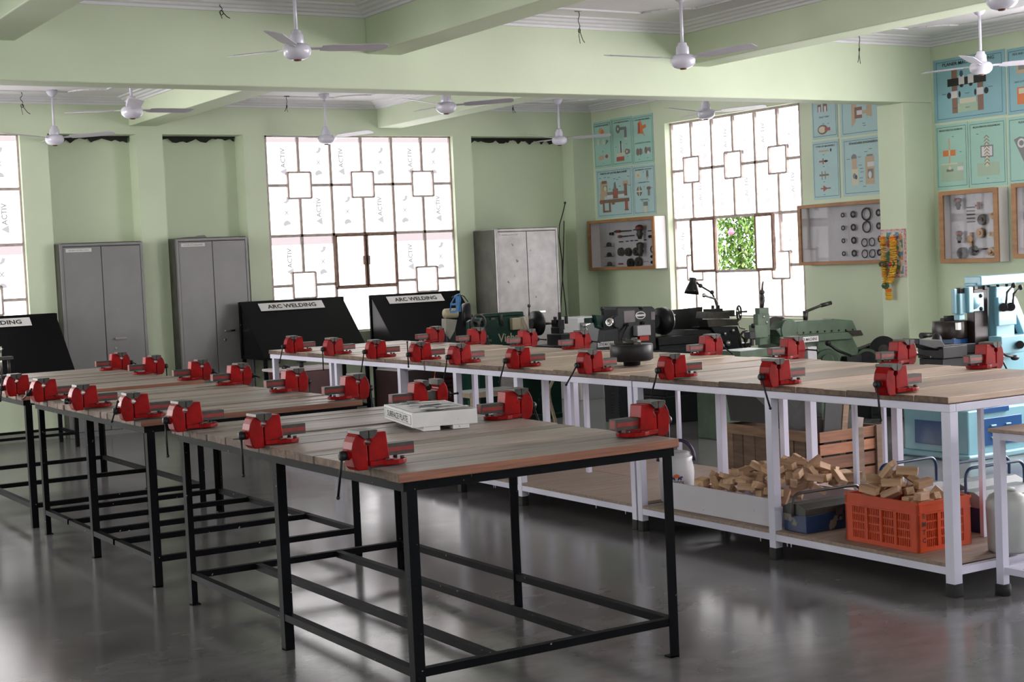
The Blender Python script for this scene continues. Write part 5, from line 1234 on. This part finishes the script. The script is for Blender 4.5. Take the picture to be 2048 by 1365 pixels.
poster('large chart showing the parts of a lathe machine, back right wall', X1, 15.36, 14.61, 2.06, 2.655, M_pap_b, 'PARTS OF LATHE MACHINE',
    [('r', .12, .44, .32, .74, 8), ('r', .16, .70, .30, .76, 2), ('r', .20, .56, .30, .66, 4), ('c', .25, .60, .04, .05, 5), ('r', .1, .36, .22, .50, 8), ('r', .30, .46, .82, .52, 4), ('r', .3, .40, .82, .46, 6), ('r', .09, .30, .9, .37, 2), ('c', .13, .33, .05, .045, 7), ('r', .46, .38, .60, .58, 2), ('c', .53, .50, .06, .07, 7), ('p', [(.48, .56), (.5, .70), (.54, .72), (.57, .56)], 4),
     ('r', .74, .62, .88, .72, 8), ('r', .77, .42, .85, .66, 2), ('r', .17, .12, .22, .3, 2), ('r', .34, .14, .39, .3, 2), ('r', .17, .11, .4, .15, 2), ('r', .78, .14, .86, .3, 7), ('r', .77, .12, .88, .15, 2), ('r', .42, .26, .5, .30, 2), ('l', [(.12, .82), (.26, .83), (.36, .82), (.52, .78), (.6, .76), (.66, .80), (.9, .8), (.38, .58), (.66, .62), (.92, .62)])], .024)
poster('narrow chart of milling tools below the orange one, back right wall', X1, 14.60, 14.17, 2.06, 2.65, M_pap_b, 'INTERNAL TOOLS',
    [('c', .25, .80, .11, .07, 5), ('c', .25, .80, .05, .03, 8), ('r', .62, .74, .72, .88, 4), ('r', .64, .70, .70, .76, 8), ('t', 'FORM MEASUREMENT TOOLS', .5, .65, .012), ('c', .28, .48, .13, .10, 4), ('r', .26, .38, .30, .58, 5), ('r', .15, .465, .41, .495, 5), ('r', .66, .38, .76, .56, 4), ('r', .62, .50, .8, .55, 2), ('t', 'COMBINATION DRILL', .5, .31, .012), ('r', .46, .05, .60, .26, 5), ('r', .44, .18, .64, .26, 4), ('l', [(.5, .85), (.5, .56), (.85, .53), (.4, .28), (.7, .28)])], .014)
poster('small chart of collet figures left of the pilaster, upper row', X1, 11.52, 11.16, 2.68, 3.22, M_pap_b, 'TURRET & IT MANDREL CHUCK',
    [('r', .24, .50, .38, .64, 2), ('r', .27, .50, .35, .60, 6), ('r', .46, .50, .62, .66, 2), ('r', .5, .5, .58, .60, 6), ('t', 'COLLET TURRET', .5, .40, .014), ('c', .42, .17, .20, .09, 2), ('c', .40, .17, .14, .06, 5), ('r', .5, .14, .72, .20, 7), ('l', [(.5, .7), (.6, .72), (.45, .28), (.65, .27)])], .015)
poster('chart with a pink spindle figure half hidden by the pilaster, upper row', X1, 11.12, 10.40, 2.67, 3.22, M_pap_b, 'BUILT UP SPINDLE CHUCK',
    [('p', [(.22, .15), (.30, .25), (.32, .55), (.22, .62)], 8), ('r', .28, .30, .42, .50, 2), ('r', .32, .36, .42, .44, 6), ('r', .42, .37, .52, .43, 8), ('p', [(.50, .33), (.60, .30), (.60, .56), (.50, .50)], 8), ('l', [(.24, .72), (.36, .66), (.46, .63), (.45, .2), (.46, .16), (.62, .68)])], .020)
poster('narrow chart of four mandrels, left of the pilaster', X1, 11.53, 11.15, 2.07, 2.66, M_pap_b, 'TYPES OF MANDRELS',
    [('r', .25, .81, .62, .84, 8), ('c', .70, .83, .03, .03, 1), ('r', .25, .635, .58, .665, 7), ('r', .38, .60, .42, .70, 2), ('c', .5, .65, .06, .02, 0), ('r', .25, .40, .60, .43, 2), ('r', .33, .34, .36, .48, 4), ('r', .45, .34, .48, .48, 4), ('r', .28, .175, .66, .195, 2), ('p', [(.38, .13), (.54, .185), (.38, .24)], 7), ('l', [(.42, .76), (.42, .56), (.42, .30), (.42, .08)])], .016)
poster('standard engineering chart half hidden by the pilaster', X1, 11.11, 10.36, 2.08, 2.65, M_pap_b, 'STANDARD ENGINEERING CHART',
    [('c', .22, .66, .05, .06, 4), ('r', .18, .44, .27, .64, 8), ('r', .17, .18, .29, .46, 5), ('c', .22, .34, .03, .05, 4), ('c', .25, .32, .02, .04, 1), ('r', .42, .18, .58, .66, 8), ('r', .46, .48, .58, .56, 6), ('r', .46, .28, .56, .44, 4), ('c', .5, .34, .03, .06, 6), ('r', .45, .66, .56, .69, 4), ('l', [(.12, .64), (.32, .66), (.33, .52), (.35, .46), (.36, .4), (.34, .3), (.34, .24), (.44, .74), (.52, .78), (.4, .15)])], .022)
X2 = 10.698
poster('large blue chart of a planer machine behind the rightmost fan', X2, 9.74, 8.93, 2.67, 3.235, M_pap_d, 'PLANER MACHINE MILLING',
    [('r', .26, .12, .34, .82, 2), ('r', .62, .12, .70, .72, 2), ('r', .20, .55, .74, .67, 0), ('r', .36, .56, .44, .70, 6), ('r', .49, .56, .57, .70, 6), ('c', .40, .73, .025, .05, 1), ('c', .40, .54, .025, .025, 0), ('c', .53, .54, .025, .025, 0), ('r', .25, .36, .34, .47, 6), ('r', .61, .36, .70, .47, 6), ('c', .22, .41, .03, .05, 0), ('c', .37, .41, .015, .05, 0), ('c', .59, .41, .015, .05, 0), ('c', .74, .41, .03, .05, 0), ('r', .34, .12, .62, .26, 9), ('r', .37, .26, .60, .34, 5), ('l', [(.15, .44), (.8, .46), (.48, .41), (.48, .19), (.3, .2)])], .030)
poster('mint chart of a thin milling cutter figure, near right wall', X2, 9.735, 9.365, 2.06, 2.65, M_pap_g, 'MILLING OPERATION: SIDE MILLING',
    [('r', .40, .32, .45, .78, 8), ('r', .22, .51, .62, .60, 3), ('r', .40, .51, .45, .60, 5), ('r', .15, .12, .85, .40, 9), ('r', .15, .38, .68, .40, 5), ('r', .66, .28, .85, .34, 6), ('r', .32, .27, .54, .31, 4), ('r', .39, .30, .47, .35, 5), ('l', [(.55, .8), (.78, .56)])], .016)
poster('mint chart of a milling cutter over a block, near right wall', X2, 9.355, 8.94, 2.06, 2.645, M_pap_g, 'MILLING OPERATION: ANGULAR MILLING',
    [('r', .32, .44, .66, .62, 4), ('r', .35, .46, .63, .60, 6), ('r', .22, .16, .82, .36, 9), ('p', [(.45, .30), (.49, .82), (.53, .30)], 5)] + [('p', [(.42, .32+.05*k), (.49, .36+.05*k), (.56, .32+.05*k), (.56, .335+.05*k), (.49, .375+.05*k), (.42, .335+.05*k)], 2) for k in range(9)] + [('l', [(.25, .8), (.5, .12)])], .016)
poster('blue chart with orange figures, cut by the right edge, upper row', X2, 8.91, 8.45, 2.66, 3.225, M_pap_d, 'SIDE AND THREAD MILLING',
    [('r', .22, .60, .6, .8, 8), ('r', .26, .66, .5, .74, 4), ('r', .22, .14, .7, .40, 3), ('r', .26, .3, .6, .38, 5), ('t', 'GEAR CUTTING MACHINE', .42, .48, .014)], .018)
poster('mint chart with a grey cutter figure, cut by the right edge', X2, 8.92, 8.50, 2.06, 2.64, M_pap_g, 'PLANING TOOL',
    [('p', [(.15, .66), (.30, .70), (.44, .68), (.62, .16), (.52, .14)], 4), ('c', .34, .60, .10, .07, 6), ('c', .34, .60, .06, .04, 4)], .018)

# ---------------------------------------------------------------- glazed display cases
M_tan = wood('varnished_frame_wood', (0.38, 0.185, 0.075), (0.28, 0.13, 0.05), .4, grain=(3, 3, 12), tint=False)
M_wside = mat('white_case_side', (0.78, 0.72, 0.73), 0.4, var=.04); M_back = mat('white_case_back', (0.50, 0.48, 0.53), 0.6, var=.08)
def glass():
    m = bpy.data.materials.new('case_glass'); m.use_nodes = True; nt = m.node_tree; N = nt.nodes; N.remove(N['Principled BSDF'])
    t = N.new('ShaderNodeBsdfTransparent'); g = N.new('ShaderNodeBsdfGlossy'); g.inputs['Roughness'].default_value = .02; lw = N.new('ShaderNodeLayerWeight'); pw = N.new('ShaderNodeMath'); pw.operation = 'POWER'; pw.inputs[1].default_value = 4.0; nt.links.new(lw.outputs['Facing'], pw.inputs[0])
    f = N.new('ShaderNodeMath'); f.operation = 'MULTIPLY_ADD'; f.inputs[1].default_value = .8; f.inputs[2].default_value = .035; nt.links.new(pw.outputs[0], f.inputs[0])
    x = N.new('ShaderNodeMixShader'); nt.links.new(f.outputs[0], x.inputs[0]); nt.links.new(t.outputs[0], x.inputs[1]); nt.links.new(g.outputs[0], x.inputs[2]); nt.links.new(x.outputs[0], N['Material Output'].inputs[0]); return m
M_glass = glass()
def case(label, xw, yl, yr, z0, z1, dep, title, grid=(), fw=.045):
    W, H = yl-yr, z1-z0; o = thing('display_case', label, 'display case', (xw, yl, z0), 0, 'glazed tool display cases')
    MB().box(-.012, 0, -W, 0, 0, H).build('back_panel', M_back, o)
    mb = MB(); t_ = .014
    mb.box(-dep, -.012, -t_, 0, 0, H).box(-dep, -.012, -W, -W+t_, 0, H).box(-dep, -.012, -W+t_, -t_, 0, t_).box(-dep, -.012, -W+t_, -t_, H-t_, H); mb.build('side_boards', M_wside, o)
    mb = MB(); a, b = -dep-.018, -dep
    mb.box(a, b, -fw, 0, 0, H).box(a, b, -W, -W+fw, 0, H).box(a, b, -W+fw, -fw, 0, fw*.75).box(a, b, -W+fw, -fw, H-fw*.75, H); mb.build('front_frame', M_tan, o, bevel=.003)
    MB().quad((-dep-.006, -W+fw, fw*.75), (-dep-.006, -fw, fw*.75), (-dep-.006, -fw, H-fw*.75), (-dep-.006, -W+fw, H-fw*.75)).build('glass_pane', M_glass, o)
    pr = MB(); x = -.0126
    for u in grid[0] if grid else (): pr.box(x, x+.0004, -u*W-.001, -u*W+.001, .06, H-.10)
    for v in grid[1] if grid else (): pr.box(x, x+.0004, -W*.97, -W*.10, v*H-.001, v*H+.001)
    if title: pr.m = 0; pr.text(title, .032, (-.0129, -W*.60, H*.865), (0, -1, 0), (0, 0, 1), .005)
    if pr.v: pr.build('ruled_back_sheet', M_greyp, o)
    return o, W, H
IT = {'dark': M_dark, 'iron': M_iron, 'steel': M_bright, 'red': mat('maroon_tool_paint', (.16, .02, .02), .35), 'brass': M_brass, 'black': M_rubber}
def item(case_, u, v, shape, sc, m, label, cat, grp, name, m2=None):
    """a small exhibit fixed to the back panel: local y to the right along the wall, z up"""
    xw, yl, z0, W, H = case_; mb = MB()
    if shape == 'ring': mb.torus((-.012, 0, 0), sc, sc*.26, (1, 0, 0), 24, 8); mb.torus((-.012, 0, 0), sc*.68, sc*.10, (1, 0, 0), 20, 6)
    elif shape == 'thin': mb.torus((-.010, 0, 0), sc, sc*.14, (1, 0, 0), 28, 8)
    elif shape == 'bar':
        mb.cyl((-.014, sc[0], 0), (-.014, -sc[0], 0), sc[1], sc[1]*.7, 10)
        if m2: mb.m = 1; mb.cyl((-.014, sc[0]*.8, 0), (-.014, sc[0]*.3, 0), sc[1]*1.9, sc[1]*1.5, 12)
    elif shape == 'disc': mb.cyl((-.002, 0, 0), (-.035, 0, 0), sc, sc*.92, 26); mb.cyl((-.035, 0, 0), (-.05, 0, 0), sc*.4, sc*.38, 16)
    elif shape == 'hat': mb.lathe([(sc*1.3, 0), (sc*1.3, .006), (sc*.7, .008), (sc*.68, sc*.6), (sc*.45, sc*1.1), (0, sc*1.15)], (-.008-sc*1.3, 0, -sc*.5), (0, 0, 1), 20)
    elif shape == 'cross': mb.box(-.02, -.004, -sc, sc, -.007, .007).box(-.024, -.003, -.009, .009, -sc*1.2, sc)
    elif shape == 'tall':
        mb.lathe([(sc*.25, -sc), (sc*.35, -sc*.6), (sc*.5, -sc*.2), (sc*.35, .0), (sc*.5, sc*.3), (sc*.55, sc*.8), (sc*.2, sc)], (-.012-sc*.6, 0, 0), (0, 0, 1), 16)
        if m2: mb.m = 1; mb.lathe([(sc*.56, sc*.3), (sc*.62, sc*.5), (sc*.56, sc*.75)], (-.012-sc*.6, 0, 0), (0, 0, 1), 16)
    elif shape == 'spanner': mb.torus((-.010, .0, 0), sc, sc*.2, (1, 0, 0), 24, 8); mb.box(-.018, -.004, -sc*2.6, -sc*.9, -.006, .006)
    elif shape == 'chunk': mb.cbox((-.014, 0, 0), (.024, sc[0], sc[1])); mb.cyl((-.02, sc[0]*.3, 0), (-.034, sc[0]*.3, 0), sc[1]*.3, sc[1]*.3, 10)
    ob = mb.build(name, [IT[m], IT[m2 or m]], None, loc=(xw-.013, yl-u*W, z0+v*H)); tag(ob, label, cat, grp); return ob
ca, W_c, H_c = case('glazed case of lathe tools below the five charts, back right wall', 10.868, 15.33, 13.995, 1.425, 2.03, .165, 'TOOLS USED ON LATHE WITH TYPES OF', ((.35, .5, .64, .8), (.42, .58, .72)))
CA = (10.856, 15.33, 1.425, W_c, H_c); G1 = 'lathe tools in the case on the back right wall'
def I1(u, v, s, sc, m, lab, nm, m2=None, cat='tool'): item(CA, u, v, s, sc, m, lab, cat, G1, nm, m2)
I1(.40, .76, 'bar', (.17, .010), 'dark', 'longest dark rod with a maroon grip, top row of the lathe tool case', 'tool_rod', 'red')
I1(.40, .655, 'bar', (.10, .010), 'dark', 'shorter dark rod with a maroon grip, second row of the lathe tool case', 'tool_rod', 'red')
for (u, v, L) in ((.60, .77, .05), (.53, .66, .05), (.64, .665, .04), (.37, .55, .04), (.46, .555, .02), (.53, .56, .02), (.60, .56, .025), (.73, .56, .02)):
    I1(u, v, 'bar', (L, .008), 'dark', 'plain small cutting bit in the lathe tool case on the back right wall', 'cutting_bit')
I1(.70, .72, 'tall', .085, 'iron', 'maroon-bottomed upright drill chuck in the upper part of the lathe tool case', 'drill_chuck', 'red')
I1(.84, .73, 'cross', .085, 'iron', 'cross-shaped tap wrench near the right end of the lathe tool case', 'tap_wrench')
I1(.93, .74, 'thin', .055, 'dark', 'dark ring clamp at the top right end of the lathe tool case', 'ring_clamp')
for (u, v) in ((.225, .72), (.81, .62), (.92, .62), (.83, .23), (.83, .12)): I1(u, v, 'chunk', (.05, .035), 'dark', 'small dark tool block in the lathe tool case on the back right wall', 'tool_block')
for k, (v, w_) in enumerate(((.50, 'topmost'), (.30, 'middle'), (.11, 'lowest'))): I1(.235, v, 'hat', .048, 'dark', '%s of three dark domed tools on the left of the lathe tool case' % w_, 'domed_tool')
for (u, v, w_) in ((.36, .35, 'leftmost'), (.47, .34, 'middle'), (.59, .34, 'rightmost')): I1(u, v, 'disc', .052, 'iron', '%s ribbed steel cutter of the middle row in the lathe tool case' % w_, 'milling_cutter')
I1(.70, .38, 'tall', .085, 'iron', 'plain spindle-shaped holder in the middle row of the lathe tool case', 'tool_holder')
I1(.83, .37, 'spanner', .040, 'iron', 'pin spanner with round head in the lathe tool case', 'pin_spanner')
I1(.50, .12, 'disc', .058, 'dark', 'black round plate with a notch, bottom row of the lathe tool case', 'face_plate'); I1(.62, .135, 'disc', .060, 'iron', 'large grey round plate, bottom row of the lathe tool case', 'face_plate')
I1(.35, .11, 'bar', (.04, .012), 'red', 'small red and silver fitting, bottom row of the lathe tool case', 'fitting'); I1(.91, .22, 'spanner', .03, 'dark', 'small lathe dog at the lower right of the lathe tool case', 'lathe_dog')
I1(.73, .14, 'bar', (.03, .007), 'steel', 'short bright pin, bottom row of the lathe tool case', 'steel_pin'); I1(.95, .37, 'chunk', (.03, .05), 'red', 'reddish clamp at the right rim of the lathe tool case', 'clamp')
cb, W_c, H_c = case('glazed case of bearings between the right-hand window and the pilaster', 10.868, 11.61, 10.18, 1.41, 2.02, .15, 'TYPES OF BEARINGS', ((.26, .40, .52, .66, .77, .87), (.32, .53, .73)))
CB = (10.856, 11.61, 1.41, W_c, H_c)
rows = {.80: (.36, .46, .70, .79, .88), .59: (.36, .46, .70, .79, .88), .38: (.36, .46, .71, .79), .17: (.36, .46, .70, .79, .88)}
for v, us in rows.items():
    for u in us: item(CB, u, v, 'ring', .028 if u > .4 else .02, 'iron', 'small steel bearing ring in the bearing case beside the pilaster', 'bearing', 'bearings in the glazed case', 'bearing_ring')
for (u, v, r_, w_) in ((.585, .79, .058, 'largest bearing ring, top row'), (.585, .585, .052, 'second largest bearing ring, second row')): item(CB, u, v, 'thin', r_, 'iron', w_+' of the bearing case', 'bearing', 'bearings in the glazed case', 'bearing_ring')
for (u, v, w_) in ((.56, .335, 'left ring of the third-row pair'), (.63, .34, 'right ring of the third-row pair'), (.56, .155, 'left ring of the bottom-row pair'), (.63, .155, 'right ring of the bottom-row pair')):
    item(CB, u, v, 'thin', .038, 'iron', w_+' in the bearing case', 'bearing', 'bearings in the glazed case', 'bearing_ring')
cc, W_c, H_c = case('glazed case of assorted small parts below the planer chart, near right wall', 10.698, 9.60, 8.935, 1.395, 2.04, .125, '', (), .05)
CC_ = (10.686, 9.60, 1.395, W_c, H_c); G3 = 'small parts in the near right wall case'
def I3(u, v, s, sc, m, lab, nm, m2=None): item(CC_, u, v, s, sc, m, lab, 'tool', G3, nm, m2)
I3(.25, .82, 'tall', .055, 'dark', 'maroon-bottomed handle at the top left of the small parts case', 'plug_gauge', 'red'); I3(.25, .36, 'tall', .055, 'dark', 'maroon-topped handle below the bright pin in the small parts case', 'plug_gauge', 'red')
I3(.25, .60, 'thin', .008, 'steel', 'bright stud between the two handles of the small parts case', 'steel_stud'); I3(.26, .13, 'disc', .055, 'dark', 'big dark flask-shaped fitting at the bottom left of the small parts case', 'fitting')
for k in range(5): I3(.42, .76-.05*k, 'bar', (.045, .006), 'dark', 'short dark drill bit in the stack of five, small parts case', 'drill_bit')
I3(.55, .78, 'cross', .03, 'red', 'small red pliers in the small parts case', 'pliers'); I3(.62, .58, 'disc', .05, 'iron', 'round grey gear in the middle of the small parts case', 'gear'); I3(.58, .40, 'disc', .045, 'brass', 'brownish round cap in the small parts case', 'brass_fitting')
I3(.42, .32, 'chunk', (.025, .12), 'brass', 'tall brown strip with yellow ends in the small parts case', 'brown_strip'); I3(.78, .38, 'chunk', (.07, .04), 'brass', 'yellowish block at the right of the small parts case', 'yellow_block')
I3(.45, .16, 'disc', .045, 'black', 'black round knob at the bottom of the small parts case', 'knurled_fitting'); I3(.60, .18, 'bar', (.06, .010), 'black', 'black bracket beside the round knob in the small parts case', 'bracket'); I3(.76, .14, 'disc', .04, 'brass', 'dull copper disc at the bottom of the small parts case', 'copper_disc'); I3(.87, .16, 'cross', .035, 'black', 'black T-shaped bracket at the lower right of the small parts case', 'bracket')
I3(.82, .62, 'disc', .035, 'brass', 'pale ring at the right of the small parts case', 'pale_ring')
case('glazed case cut by the right edge of the view, near right wall', 10.698, 8.79, 8.20, 1.42, 2.06, .125, '', (), .05)

# ---------------------------------------------------------------- garlanded picture on the pilaster
o = thing('framed_picture', 'colourful print in a red and white frame hanging on the pilaster', 'picture', (10.328, 10.09, 1.285))
PW, PH = .305, .44
MB().box(-.010, 0, -PW, -.0, 0, PH).build('frame', mat('pinkish_red_frame', (.42, .07, .08), .4, var=.5, scale=60, col2=(.6, .5, .5)), o, bevel=.003)
MB().box(-.012, -.009, -PW+.016, -.016, .016, PH-.016).build('silver_border', mat('silver_border', (.55, .52, .54), .3, var=.3, scale=60), o)
def pic_mat():
    m = bpy.data.materials.new('colourful_print'); m.use_nodes = True; nt = m.node_tree; N = nt.nodes; b = N['Principled BSDF']; tc = N.new('ShaderNodeTexCoord'); v = N.new('ShaderNodeTexVoronoi'); v.inputs['Scale'].default_value = 26
    cr = N.new('ShaderNodeValToRGB'); cr.color_ramp.interpolation = 'CONSTANT'; el = cr.color_ramp.elements
    for i, (p_, c) in enumerate(((0, (.05, .20, .10)), (.3, (.45, .22, .12)), (.45, (.55, .45, .30)), (.6, (.10, .18, .35)), (.72, (.50, .08, .08)), (.85, (.6, .5, .45)))):
        e = el[i] if i < 2 else el.new(p_); e.position = p_; e.color = (*c, 1)
    s = N.new('ShaderNodeSeparateColor'); nt.links.new(tc.outputs['Object'], v.inputs['Vector']); nt.links.new(v.outputs['Color'], s.inputs[0]); nt.links.new(s.outputs[0], cr.inputs[0]); nt.links.new(cr.outputs[0], b.inputs['Base Color']); return m
MB().box(-.0135, -.0118, -PW+.030, -.030, .030, PH-.030).build('print', pic_mat(), o)
o = thing('flower_garland', 'yellow and orange marigold garland draped over the framed picture', 'garland', (10.278, 10.09, 1.285))
mb = MB(); rg = random.Random(3)
def strand(pts, r, n):
    for k in range(n):
        t_ = k/(n-1)*(len(pts)-1); i = min(int(t_), len(pts)-2); f_ = t_-i; p_ = Vector(pts[i])*(1-f_)+Vector(pts[i+1])*f_
        mb.m = 1 if (k < 3 or rg.random() < .12) else 0
        c = p_+Vector((rg.uniform(-.003, .003), rg.uniform(-.003, .003), 0)); mb.lathe([(r*.7, -.006), (r, 0), (r*.7, .006)], c, (rg.uniform(-.2, .2), rg.uniform(-.2, .2), 1), 10)
strand([(-.012, -.07, .37), (-.014, -.08, .30), (-.014, -.085, .14), (-.014, -.09, .05), (-.014, -.105, -.06)], .032, 34)
strand([(-.012, -.20, .37), (-.014, -.205, .28), (-.014, -.205, .14), (-.014, -.19, .05), (-.014, -.15, -.045)], .036, 36)
strand([(-.012, -.125, -.11), (-.012, -.135, -.20)], .034, 10)
mb.build('flowers', [mat('yellow_petals', (.72, .42, .03), .6, var=.3, scale=60), mat('orange_petals', (.80, .22, .01), .6, var=.3, scale=60)], o, weld=False)['kind'] = 'stuff'
mb = MB()
for (y_, z_) in ((-.09, .125), (-.20, .125), (-.12, -.075)):
    mb.ball((-.03, y_, z_), .022, 8, (.6, 1.4, .9))
    for k in range(9):
        a = 2*PI*k/9; c = Vector((-.03, y_, z_)); d = Vector((-.008, .036*math.cos(a), .022*math.sin(a)))
        mb.ball(c+d, .013, 6, (.5, 1.3, .8))
mb.build('leaves', mat('dark_leaf', (.03, .09, .02), .5, var=.4), o)['kind'] = 'stuff'
MB().ball((-.045, -.195, .12), .020, 10).ball((-.04, -.10, .12), .012, 8).build('rose', mat('red_rose', (.35, .01, .03), .5), o)
